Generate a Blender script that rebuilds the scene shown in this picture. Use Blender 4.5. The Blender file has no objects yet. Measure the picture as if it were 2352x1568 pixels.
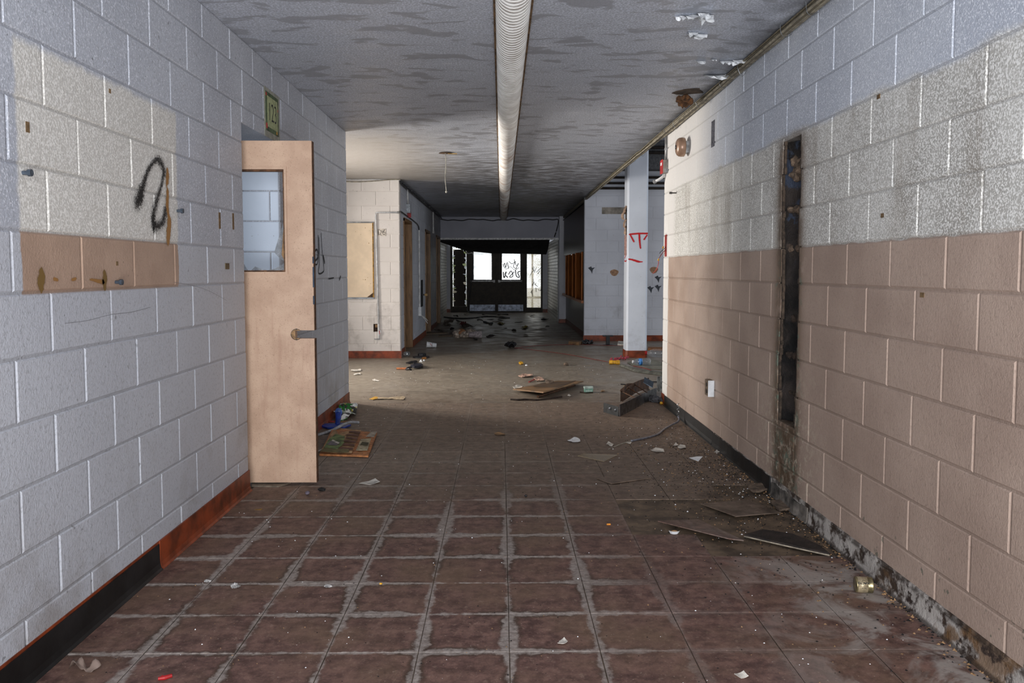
import bpy, bmesh, math, random
from mathutils import Vector, Matrix, noise as mnoise

# ------------------------------------------------------------------ camera, world, lights
SC = bpy.context.scene
COL = SC.collection
cam_d = bpy.data.cameras.new('camera')
cam_d.sensor_width = 36.0
cam_d.lens = 36.0 * 1880.0 / 2352.0
cam_d.shift_y = -45.0 / 2352.0
cam_d.clip_start = 0.05
cam = bpy.data.objects.new('camera', cam_d)
COL.objects.link(cam)
cam.location = (0, 0, 1.28)
cam.rotation_euler = (math.radians(90) - math.atan(.063), 0, -math.radians(.76))
SC.camera = cam
SC.view_settings.view_transform = 'Standard'
SC.view_settings.look = 'None'
SC.view_settings.gamma = 1
SC.view_settings.exposure = 0.0
SC.view_settings.use_curve_mapping = False

def lin(c):
    if isinstance(c, (int, float)):
        c = (c, c, c)
    r = []
    for v in c[:3]:
        v = v / 255.0
        r.append(v / 12.92 if v <= .04045 else ((v + .055) / 1.055) ** 2.4)
    return (r[0], r[1], r[2], 1.0)

world = bpy.data.worlds.new('overcast_sky')
SC.world = world
world.use_nodes = True
bg = world.node_tree.nodes['Background']
bg.inputs['Color'].default_value = (0.93, 0.97, 1.0, 1)
bg.inputs['Strength'].default_value = 1.7

def area(name, loc, target, sx, sy, power, color=(1, 1, 1), spread=180):
    d = bpy.data.lights.new(name, 'AREA')
    d.shape = 'RECTANGLE'
    d.size, d.size_y = sx, sy
    d.energy = power
    d.color = color
    d.spread = math.radians(spread)
    o = bpy.data.objects.new(name, d)
    COL.objects.link(o)
    o.location = loc
    v = Vector(target) - Vector(loc)
    o.rotation_euler = v.to_track_quat('-Z', 'Y').to_euler()
    return o

# added fill lamps behind the camera, one for the ceiling, one for the walls
area('added_ceiling_fill', (0, -1.2, .35), (0, 4.2, 2.59), 2.4, 1.0, 90, (.95, .97, 1.0), 110)
area('added_rear_fill', (0, -2.0, 1.85), (0, 6, 1.7), 2.6, 1.2, 152, (.97, .98, 1.0))
# daylight through the window at the left end of the cross corridor
area('left_window_daylight', (-4.45, 9.75, 1.55), (1.5, 8.6, 1.6), 1.15, 1.5, 185, (1.0, .94, .87), 115)
# daylight through the glazing of the room on the right
area('right_window_daylight', (6.6, 11.2, 1.7), (1.5, 11.0, 1.0), 3.0, 1.6, 52, (.82, .91, 1.0))
# daylight inside the classroom behind the open door
area('classroom_daylight', (-3.6, 4.7, 1.7), (-1.4, 5.6, 1.5), 1.0, 1.4, 26, (.80, .90, 1.0))

# ------------------------------------------------------------------ materials
class M:
    """small builder for node materials"""
    def __init__(s, name, rough=.7, metal=0.0, color=None, spec=.4):
        s.m = bpy.data.materials.new(name)
        s.m.use_nodes = True
        s.t = s.m.node_tree
        s.b = s.t.nodes['Principled BSDF']
        s.b.inputs['Roughness'].default_value = rough
        s.b.inputs['Metallic'].default_value = metal
        s.b.inputs['Specular IOR Level'].default_value = spec
        if color is not None:
            s.b.inputs['Base Color'].default_value = lin(color)
        s._pos = None
    def n(s, t, **kw):
        x = s.t.nodes.new(t)
        for k, v in kw.items():
            setattr(x, k, v)
        return x
    def ln(s, a, b):
        s.t.links.new(a, b)
    def put(s, sock, v):
        if isinstance(v, bpy.types.NodeSocket):
            s.ln(v, sock)
        elif sock.type == 'RGBA' and not isinstance(v, (int, float)) and len(v) == 3:
            sock.default_value = lin(v)
        else:
            sock.default_value = v
    def pos(s):
        if s._pos is None:
            g = s.n('ShaderNodeNewGeometry')
            x = s.n('ShaderNodeSeparateXYZ')
            s.ln(g.outputs['Position'], x.inputs[0])
            s._pos = (g.outputs['Position'], x.outputs[0], x.outputs[1], x.outputs[2])
        return s._pos
    def obj(s):
        return s.n('ShaderNodeTexCoord').outputs['Object']
    def mapped(s, scale=(1, 1, 1), vec=None):
        mp = s.n('ShaderNodeMapping')
        s.ln(vec or s.pos()[0], mp.inputs[0])
        mp.inputs['Scale'].default_value = scale
        return mp.outputs[0]
    def noise(s, scale, detail=4, rough=.55, vec=None, dist=0.0):
        x = s.n('ShaderNodeTexNoise')
        s.ln(vec or s.pos()[0], x.inputs['Vector'])
        x.inputs['Scale'].default_value = scale
        x.inputs['Detail'].default_value = detail
        x.inputs['Roughness'].default_value = rough
        x.inputs['Distortion'].default_value = dist
        return x.outputs[0]
    def voro(s, scale, vec=None, feature='F1'):
        x = s.n('ShaderNodeTexVoronoi', feature=feature)
        s.ln(vec or s.pos()[0], x.inputs['Vector'])
        x.inputs['Scale'].default_value = scale
        return x.outputs['Distance']
    def math(s, op, a, b=0.0, c=None, clamp=False):
        x = s.n('ShaderNodeMath', operation=op, use_clamp=clamp)
        s.put(x.inputs[0], a)
        s.put(x.inputs[1], b)
        if c is not None:
            s.put(x.inputs[2], c)
        return x.outputs[0]
    def sm(s, x, a, b, lo=0.0, hi=1.0):
        r = s.n('ShaderNodeMapRange', interpolation_type='SMOOTHSTEP')
        s.put(r.inputs[0], x)
        if a > b:
            a, b, lo, hi = b, a, hi, lo
        r.inputs[1].default_value, r.inputs[2].default_value = a, b
        r.inputs[3].default_value, r.inputs[4].default_value = lo, hi
        return r.outputs[0]
    def mul(s, *a):
        r = a[0]
        for q in a[1:]:
            r = s.math('MULTIPLY', r, q)
        return r
    def box(s, x, a, b, soft=.006):
        return s.mul(s.sm(x, a - soft, a + soft), s.sm(x, b + soft, b - soft))
    def mix(s, f, a, b):
        x = s.n('ShaderNodeMix', data_type='RGBA')
        s.put(x.inputs[0], f)
        s.put(x.inputs[6], a)
        s.put(x.inputs[7], b)
        return x.outputs[2]
    def bump(s, h, strength=.4, dist=.01):
        x = s.n('ShaderNodeBump')
        x.inputs['Strength'].default_value = strength
        x.inputs['Distance'].default_value = dist
        s.ln(h, x.inputs['Height'])
        s.ln(x.outputs[0], s.b.inputs['Normal'])
    def color(s, c):
        s.put(s.b.inputs['Base Color'], c)
        return s
    def rough(s, v):
        s.put(s.b.inputs['Roughness'], v)
        return s

MAT = {}
def plain(name, color, rough=.65, metal=0, var=.25, scale=30, bump=.15, spec=.4):
    """colour with a little grain and dirt"""
    if name in MAT:
        return MAT[name]
    m = M(name, rough, metal, None, spec)
    n = m.noise(scale, 5, .6)
    d = tuple(v * (1 - var) for v in color)
    l = tuple(min(255, v * (1 + var * .35)) for v in color)
    m.color(m.mix(m.sm(n, .3, .7), d, l))
    if bump:
        m.bump(m.noise(scale * 4, 3), bump, .004)
    MAT[name] = m.m
    return m.m

def paint_grain(m, scale=150, amt=.9):
    """orange-peel paint on concrete block: bump and glints"""
    a = m.noise(scale, 2, .5)
    b = m.noise(scale * .33, 3, .55)
    h = m.math('ADD', m.math('MULTIPLY', a, .8), m.math('MULTIPLY', b, .5))
    m.bump(h, amt * .5, .004)
    return a, b

def wall_left_mat(joint=False):
    m = M('grey_shaded_joint_left' if joint else 'grey_block_paint_left', .5, spec=.5)
    p, x, y, z = m.pos()
    a, b = paint_grain(m)
    jit = m.math('MULTIPLY', m.math('SUBTRACT', m.noise(14, 3), .5), .035)
    yj = m.math('ADD', y, jit)
    zj = m.math('ADD', z, jit)
    grey = m.mix(m.sm(m.noise(1.1, 4), .35, .7), (167, 171, 181), (184, 188, 197))
    grey = m.mix(m.mul(m.sm(z, 1.44, 1.38), .5), grey, (188, 190, 196))
    grit = m.sm(a, .52, .68)
    grey = m.mix(m.mul(grit, m.sm(z, 1.3, 1.5), .55), grey, (236, 238, 246))
    fine = m.noise(70, 4, .7)
    grey = m.mix(m.mul(m.sm(fine, .50, .34), .32), grey, (112, 112, 114))
    # unpainted patch where a board hung
    pm = m.mul(m.box(yj, 2.535, 3.765, .012), m.box(zj, 1.395, 1.985, .016))
    cream = m.mix(m.sm(a, .42, .66), (196, 193, 187), (232, 230, 225))
    grey = m.mix(pm, grey, cream)
    tm = m.mul(m.box(yj, 2.535, 3.76, .004), m.box(z, 1.205, 1.4, .004))
    grey = m.mix(tm, grey, m.mix(m.sm(m.noise(5), .3, .7), (162, 136, 118), (176, 149, 130)))
    # dirt low down and by the doorway
    low = m.mul(m.sm(z, .75, .12), m.sm(m.noise(3.1, 5, .65), .42, .7))
    grey = m.mix(m.mul(low, .5), grey, (120, 110, 98))
    spot = m.mul(m.sm(m.noise(34, 2), .68, .74), m.sm(m.noise(2.2, 2), .45, .6))
    grey = m.mix(m.mul(spot, .55), grey, (70, 66, 62))
    if joint:      # shade of the joints mixed into the colour
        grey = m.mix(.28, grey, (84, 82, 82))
    m.color(grey)
    return m.m

def wall_right_mat(joint=False):
    m = M('two_tone_shaded_joint_right' if joint else 'two_tone_block_paint_right', .5, spec=.45)
    p, x, y, z = m.pos()
    a, b = paint_grain(m)
    w = m.math('MULTIPLY', m.math('SUBTRACT', m.noise(9, 3), .5), .02)
    zj = m.math('ADD', z, w)
    up = m.mix(m.sm(m.noise(1.3, 3), .35, .7), (180, 186, 198), (200, 205, 214))
    fine = m.noise(70, 4, .7)
    up = m.mix(m.mul(m.sm(fine, .48, .34), .30), up, (120, 126, 138))
    up = m.mix(m.mul(m.sm(a, .52, .66), .7), up, (242, 245, 252))
    up = m.mix(m.mul(m.sm(y, 5.6, 6.6), .8), up, (216, 212, 206))  # warm window light on the far end, mixed into the paint colour
    # sooty old white band between the two paints
    soot = m.sm(m.noise(2.3, 5, .65), .40, .68)
    mid = m.mix(m.sm(a, .40, .64), (186, 184, 178), (234, 233, 229))
    mid = m.mix(m.mul(soot, m.sm(a, .62, .44), .42), mid, (112, 106, 98))
    streak = m.noise(3.4, 4, .6, m.mapped((1, 1.4, .25)))
    mid = m.mix(m.mul(m.sm(streak, .52, .7), .32), mid, (120, 105, 86))
    zb = m.math('ADD', z, m.math('MULTIPLY', m.math('SUBTRACT', m.noise(4, 4), .5), .10))
    c = m.mix(m.mul(m.sm(zb, 2.03, 1.98), m.sm(y, 7.45, 7.30)), up, mid)
    tan = m.mix(m.sm(m.noise(2.0, 4), .3, .7), (160, 139, 126), (178, 157, 143))
    tan = m.mix(m.mul(m.sm(fine, .48, .34), .25), tan, (104, 90, 80))
    sootb = m.mul(m.sm(m.noise(1.7, 4, .6), .46, .72), m.sm(y, 5.0, 6.0))
    tan = m.mix(m.mul(sootb, .35), tan, (130, 100, 78))
    yj = m.math('ADD', y, m.math('MULTIPLY', m.math('SUBTRACT', m.noise(5, 2), .5), .06))
    tm = m.mul(m.sm(zj, 1.404, 1.396), m.sm(yj, 7.625, 7.60))
    c = m.mix(tm, c, tan)
    # rot and mould beside the open chase, spreading towards the floor
    d = m.math('ABSOLUTE', m.math('SUBTRACT', y, 4.42))
    near = m.mul(m.sm(d, .36, .13), m.sm(z, 2.06, 1.9))
    rot = m.mul(near, m.sm(d, .32, .15), m.sm(m.noise(7, 5, .65), .32, .50))
    c = m.mix(m.mul(rot, .8), c, (108, 88, 68))
    c = m.mix(m.mul(near, m.sm(d, .21, .145), m.sm(m.noise(10, 4, .6), .36, .54), .7), c, (78, 64, 52))
    c = m.mix(m.mul(m.sm(d, .24, .16), m.sm(m.noise(13, 5, .7), .55, .62), m.sm(z, 1.5, 1.2), .8), c, (104, 122, 108))
    low = m.mul(m.sm(d, .75, .2), m.sm(z, 1.05, .25))
    flake = m.sm(m.noise(24, 5, .7), .52, .6)
    c = m.mix(m.mul(low, flake, .8), c, (190, 176, 158))
    c = m.mix(m.mul(low, m.sm(m.noise(16, 5, .7, dist=1.0), .56, .66), m.sm(d, .34, .15), .8), c, (104, 122, 108))
    c = m.mix(m.mul(m.sm(d, .22, .04), m.sm(z, .52, .40), m.sm(m.noise(9, 4), .36, .62), .75), c, (84, 66, 48))
    # chipped spots along the bottom course
    chip = m.mul(m.sm(m.noise(21, 3, .6), .66, .70), m.sm(z, .42, .15), m.sm(y, 4.0, 3.4))
    c = m.mix(m.mul(chip, .8), c, (96, 98, 86))
    if joint:  # backing darkened so the joints look shaded
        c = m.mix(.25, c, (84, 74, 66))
    m.color(c)
    return m.m

def wall_white_mat(name, base, dirt=.35):
    m = M(name, .6)
    p, x, y, z = m.pos()
    a, b = paint_grain(m, 90, .45)
    hi = tuple(min(255, v + 14) for v in base)
    c = m.mix(m.sm(m.noise(1.5, 4), .3, .7), base, hi)
    dn = m.mul(m.sm(m.noise(4, 5, .65), .5, .72), m.sm(z, 1.5, .3))
    c = m.mix(m.mul(dn, dirt), c, (112, 102, 94))
    sp = m.sm(m.noise(40, 2), .70, .75)
    c = m.mix(m.mul(sp, .4), c, (90, 82, 76))
    m.color(c)
    return m.m

def floor_mat(name, tiles=True):
    m = M(name, .62, spec=.35)
    p, x, y, z = m.pos()
    n1 = m.noise(2.0, 5, .6)
    n2 = m.noise(15, 6, .7)
    n3 = m.noise(70, 4, .7)
    red = m.mix(m.sm(n2, .3, .72), (72, 50, 46), (128, 98, 88))
    red = m.mix(m.mul(m.sm(n1, .42, .7), .7), red, (112, 90, 72))
    red = m.mix(m.mul(m.sm(n3, .60, .68), .35), red, (150, 120, 102))
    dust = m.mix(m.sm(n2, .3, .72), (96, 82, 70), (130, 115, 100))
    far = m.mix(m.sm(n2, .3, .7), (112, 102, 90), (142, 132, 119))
    c = red
    if tiles:
        fx = m.math('FRACT', m.math('DIVIDE', m.math('SUBTRACT', x, .027 - .306 * 20), .306))
        fy = m.math('FRACT', m.math('DIVIDE', m.math('SUBTRACT', y, 2.676 - .3045 * 20), .3045))
        ex = m.math('MINIMUM', fx, m.math('SUBTRACT', 1.0, fx))
        ey = m.math('MINIMUM', fy, m.math('SUBTRACT', 1.0, fy))
        edge = m.math('MINIMUM', ex, m.math('MULTIPLY', ey, 1.15))
        wv = m.math('MULTIPLY', m.math('SUBTRACT', m.noise(17, 5, .65), .5), .24)
        wide = m.math('ADD', m.math('MULTIPLY', m.sm(m.noise(1.7, 2), .38, .66), .10), wv)
        e2 = m.math('SUBTRACT', edge, wide)
        reg = m.math('MAXIMUM', m.sm(m.math('ADD', x, m.math('MULTIPLY', m.noise(1.3, 3), .8)), 1.25, .55), .22)
        # brown tide marks just inside the joints
        tide = m.mul(m.sm(e2, .10, .03), m.sm(m.noise(2.6, 3), .42, .58), reg)
        c = m.mix(m.mul(tide, .8), c, (58, 44, 33))
        salt = m.mul(m.sm(e2, .045, -.01), reg)
        saltc = m.mix(m.sm(m.noise(40, 4, .7), .3, .7), (124, 114, 108), (170, 161, 154))
        c = m.mix(m.mul(salt, .85), c, saltc)
        # pale mineral bloom beside the right-hand wall
        bl = m.mul(m.sm(x, .75, 1.45), m.sm(m.noise(3.2, 5, .66, dist=.8), .44, .56), m.sm(y, 4.6, 3.4))
        c = m.mix(m.mul(bl, .8), c, (164, 157, 150))
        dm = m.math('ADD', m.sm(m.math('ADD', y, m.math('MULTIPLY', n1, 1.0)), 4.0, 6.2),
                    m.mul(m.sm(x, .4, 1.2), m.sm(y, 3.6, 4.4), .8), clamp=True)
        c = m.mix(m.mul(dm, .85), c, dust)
        wet = m.mul(m.sm(m.math('SUBTRACT', 1.35, x), .35, .05), m.sm(m.noise(4, 4), .46, .62), m.box(y, 4.0, 5.1, .3))
        c = m.mix(m.mul(wet, .8), c, (50, 38, 28))
        fleck = m.sm(m.noise(120, 2, .5), .715, .74)
        c = m.mix(m.mul(fleck, .6), c, (190, 180, 168))
        mott = m.noise(34, 5, .75)
        c = m.mix(m.mul(m.sm(mott, .55, .68), .35), c, (160, 138, 122))
        c = m.mix(m.mul(m.sm(mott, .45, .32), .45), c, (46, 34, 30))
    else:
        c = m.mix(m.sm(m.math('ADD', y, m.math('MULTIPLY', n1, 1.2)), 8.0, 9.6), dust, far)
        fleck = m.sm(m.noise(60, 2, .5), .70, .73)
        c = m.mix(m.mul(fleck, .4), c, (180, 170, 156))
        dk = m.sm(m.noise(5, 5, .7, m.mapped((.5, 1.2, 1))), .56, .72)
        c = m.mix(m.mul(dk, .45), c, (66, 54, 44))
        m.rough(m.sm(m.noise(3), .3, .7, .32, .6))
    m.color(c)
    m.bump(m.math('ADD', n2, m.math('MULTIPLY', n3, .5)), .25, .006)
    return m.m

def ceiling_mat():
    m = M('gloss_grey_ceiling_paint', .42, spec=.5)
    p, x, y, z = m.pos()
    n1 = m.math('ADD', m.math('MULTIPLY', m.noise(5.0, 3, .55, m.mapped((.7, 1.3, 1)), .5), .75), m.math('MULTIPLY', m.noise(1.3, 2), .25))
    n2 = m.noise(90, 3, .6)
    n3 = m.noise(7, 5, .65, m.mapped((.6, 1.3, 1)))
    base = m.mix(m.sm(n2, .42, .66), (166, 171, 181), (212, 217, 229))
    dab = m.sm(n1, .535, .575)
    c = m.mix(m.mul(dab, .8), base, (146, 148, 155))
    c = m.mix(m.mul(m.sm(n3, .62, .74), .5), c, (228, 230, 236))
    # darker run further down the hall
    hall_dark = m.mul(m.sm(y, 8.2, 11.0), m.sm(m.math('ADD', x, m.noise(.8, 3)), -.9, .2))
    c = m.mix(m.mul(hall_dark, m.sm(n3, .62, .42), .75), c, (92, 88, 86))
    soot = m.mul(m.sm(x, 1.18, 1.5), m.sm(m.noise(5, 3), .3, .6))
    c = m.mix(m.mul(soot, .55), c, (72, 70, 70))
    # warm window light painted in around the left-hand opening
    warm = m.mul(m.sm(y, 7.0, 8.6), m.sm(x, -.2, -1.3), m.sm(y, 12.4, 11.9))
    c = m.mix(m.mul(warm, .8), c, (166, 158, 147))
    crack = m.sm(m.noise(26, 6, .75, m.mapped((.5, 1.6, 1))), .66, .70)
    c = m.mix(m.mul(crack, .6), c, (226, 228, 232))
    m.color(c)
    m.bump(m.math('ADD', m.math('MULTIPLY', n2, .35), m.math('MULTIPLY', n1, .6)), .45, .01)
    m.rough(m.sm(n3, .3, .7, .34, .55))
    return m.m

def base_mat():
    m = M('mottled_wall_foot', .85)
    p, x, y, z = m.pos()
    n = m.noise(9, 6, .7)
    n2 = m.noise(5, 4, .6)
    c = m.mix(m.sm(n, .40, .54), (58, 44, 34), (176, 170, 164))
    c = m.mix(m.mul(m.sm(n2, .52, .60), m.sm(y, 3.4, 3.0), .8), c, (112, 82, 50))
    c = m.mix(m.sm(m.noise(12, 5, .7), .54, .64), c, (50, 38, 32))
    c = m.mix(m.mul(m.sm(z, .018, .006), .8), c, (46, 34, 26))
    c = m.mix(m.mul(m.sm(z, .07, .085), m.sm(m.noise(14, 3), .4, .6), .8), c, (52, 40, 32))
    m.color(c)
    m.bump(n, .8, .02)
    return m.m

def film_mat(name, color, opacity):
    m = M(name, .2, color=color)
    m.b.inputs['Alpha'].default_value = opacity
    return m.m

def wood_mat(name, dark, light, rough=.45, axis=(14, 14, 1.2)):
    m = M(name, rough)
    n = m.noise(3.0, 5, .6, m.mapped(axis), .8)
    m.color(m.mix(m.sm(n, .3, .7), dark, light))
    m.bump(n, .15, .004)
    return m.m

def door_paint_mat():
    m = M('scuffed_tan_door_paint', .5)
    p, x, y, z = m.pos()
    n = m.noise(5, 4, .6)
    c = m.mix(m.sm(n, .3, .7), (176, 145, 122), (196, 166, 142))
    run = m.noise(6, 4, .6, m.mapped((4.5, 1, .5)))
    c = m.mix(m.mul(m.sm(run, .5, .75), m.sm(z, 1.35, .95), .35), c, (156, 116, 96))
    sp = m.sm(m.noise(150, 2), .62, .70)
    c = m.mix(m.mul(sp, .5), c, (120, 92, 72))
    c = m.mix(m.mul(m.sm(m.noise(130, 3), .68, .72), .6), c, (100, 78, 62))
    m.color(c)
    m.bump(m.noise(120, 3), .2, .003)
    return m.m

def glass_mat(name, tint=(235, 240, 240), opacity=.25, rough=.08, scale=12, crack=False):
    m = M(name, .4)
    tr = m.n('ShaderNodeBsdfTransparent')
    gl = m.n('ShaderNodeBsdfGlossy')
    gl.inputs['Roughness'].default_value = rough
    tl = m.n('ShaderNodeBsdfTranslucent')
    tl.inputs['Color'].default_value = lin(tint)
    n = m.noise(scale, 5, .7)
    if crack:
        n = m.math('ADD', m.mul(n, .6), m.mul(m.sm(m.voro(scale * 2.2, m.mapped((1, 1, .7)), 'DISTANCE_TO_EDGE'), .05, .0), m.sm(m.noise(4, 3), .45, .6)))
    f = m.sm(n, .3, .8, opacity * .3, min(1, opacity * 1.6))
    a = m.n('ShaderNodeMixShader')
    m.ln(f, a.inputs[0]); m.ln(tr.outputs[0], a.inputs[1]); m.ln(tl.outputs[0], a.inputs[2])
    b = m.n('ShaderNodeMixShader')
    b.inputs[0].default_value = .10
    m.ln(a.outputs[0], b.inputs[1]); m.ln(gl.outputs[0], b.inputs[2])
    out = [q for q in m.t.nodes if q.type == 'OUTPUT_MATERIAL'][0]
    m.ln(b.outputs[0], out.inputs[0])
    return m.m

def spray_mat(name, color, grain=160.0, soft=.8):
    """paint on a thin strip whose 'edge' attribute runs from 0 at the rim to 1 on the centre line"""
    m = M(name, .55, color=color)
    at = m.n('ShaderNodeAttribute', attribute_name='edge')
    n = m.noise(grain, 2, .5)
    v = m.math('ADD', at.outputs['Fac'], m.mul(m.math('SUBTRACT', n, .5), soft * 2))
    f = m.sm(v, .30, .30 + soft)
    tr = m.n('ShaderNodeBsdfTransparent')
    mx = m.n('ShaderNodeMixShader')
    m.ln(f, mx.inputs[0]); m.ln(tr.outputs[0], mx.inputs[1]); m.ln(m.b.outputs[0], mx.inputs[2])
    out = [q for q in m.t.nodes if q.type == 'OUTPUT_MATERIAL'][0]
    m.ln(mx.outputs[0], out.inputs[0])
    return m.m

def duct_mat():
    m = M('dusty_white_ribbed_metal', .5)
    p, x, y, z = m.pos()
    n = m.noise(6, 5, .65)
    c = m.mix(m.sm(n, .3, .7), (228, 227, 222), (244, 243, 240))
    rust = m.mul(m.sm(m.noise(3.2, 5, .65), .46, .66), m.sm(m.math('ADD', y, m.mul(m.noise(1.1, 3), 4)), 8.8, 11.5))
    c = m.mix(m.mul(rust, .7), c, (164, 122, 84))
    rib = m.math('FRACT', m.math('DIVIDE', y, .047))
    c = m.mix(m.mul(m.sm(rib, .78, .92), m.sm(m.noise(9, 3), .35, .6), .8), c, (110, 84, 60))
    m.color(c)
    return m.m

W_LEFT = wall_left_mat()
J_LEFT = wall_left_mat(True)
W_RIGHT = wall_right_mat()
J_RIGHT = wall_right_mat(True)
W_CREAM = wall_white_mat('warm_white_block_paint', (206, 199, 193), .35)
W_GREY = wall_white_mat('cool_white_block_paint', (186, 188, 196), .3)
W_JAMB = wall_white_mat('pale_blue_block_paint', (196, 206, 220), .1)
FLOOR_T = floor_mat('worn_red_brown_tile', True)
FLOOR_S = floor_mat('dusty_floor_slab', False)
MASTIC = plain('brown_floor_adhesive', (104, 88, 72), .7, 0, .35, 9, .4)
CEIL = ceiling_mat()
FOOT = base_mat()
ORANGE = plain('orange_base_paint', (128, 56, 26), .45, 0, .35, 9, .15)
BLACKV = plain('black_vinyl', (26, 26, 27), .5, 0, .5, 8, .15)
WOOD = wood_mat('honey_door_wood', (104, 76, 46), (150, 114, 74))
WOOD_D = wood_mat('dark_veneer', (40, 27, 18), (62, 44, 30), .35)
WOOD_O = wood_mat('orange_varnished_wood', (128, 72, 34), (176, 108, 56), .5)
DOORP = door_paint_mat()
DARK = plain('sooty_black', (24, 22, 21), .8, 0, .4, 14, .4)
SOOT2 = plain('dark_brown_steel', (58, 50, 44), .5, 0, .3, 12, .1)
GALV = plain('galvanised_steel', (140, 144, 148), .35, .8, .3, 14, .1)
GREYM = plain('dull_grey_metal', (150, 150, 150), .45, .5, .3, 18, .1)
DUCT = duct_mat()
WHITEP = plain('white_plastic', (222, 224, 226), .45, 0, .12, 12, .05)
REDP = plain('red_plastic', (176, 28, 30), .45, 0, .25, 12, .05)
BLACKP = plain('black_plastic', (22, 22, 26), .4, 0, .3, 20, .05)
BLUEP = plain('blue_plastic', (28, 62, 160), .4, 0, .3, 12, .05)
YELLOWP = plain('yellow_plastic', (214, 160, 44), .45, 0, .25, 14, .05)
PAPER = plain('off_white_paper', (206, 200, 190), .8, 0, .25, 18, .1)
CARD = plain('brown_card', (150, 118, 84), .85, 0, .3, 16, .1)
CABLE = plain('grey_tan_cable_sheath', (146, 138, 120), .55, 0, .3, 18, .05)
CABLE_D = plain('black_cable_sheath', (26, 26, 28), .5, 0, .3, 18, .05)
CONDUIT = plain('painted_steel_conduit', (214, 214, 214), .45, 0, .15, 14, .05)
SPRAY_K = spray_mat('black_spray_paint', (16, 16, 18))
SCRIB = spray_mat('black_pane_scribble', (8, 8, 10), 10, .03)
MARK_K = spray_mat('black_marker_paint', (14, 14, 16), 90, .25)
SPRAY_R = spray_mat('red_spray_paint', (200, 18, 24), 90, .22)
GLUE = spray_mat('brown_dried_glue', (150, 108, 58), 60, .22)
GLUE_D = spray_mat('dark_dried_glue', (116, 90, 46), 60, .22)

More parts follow.
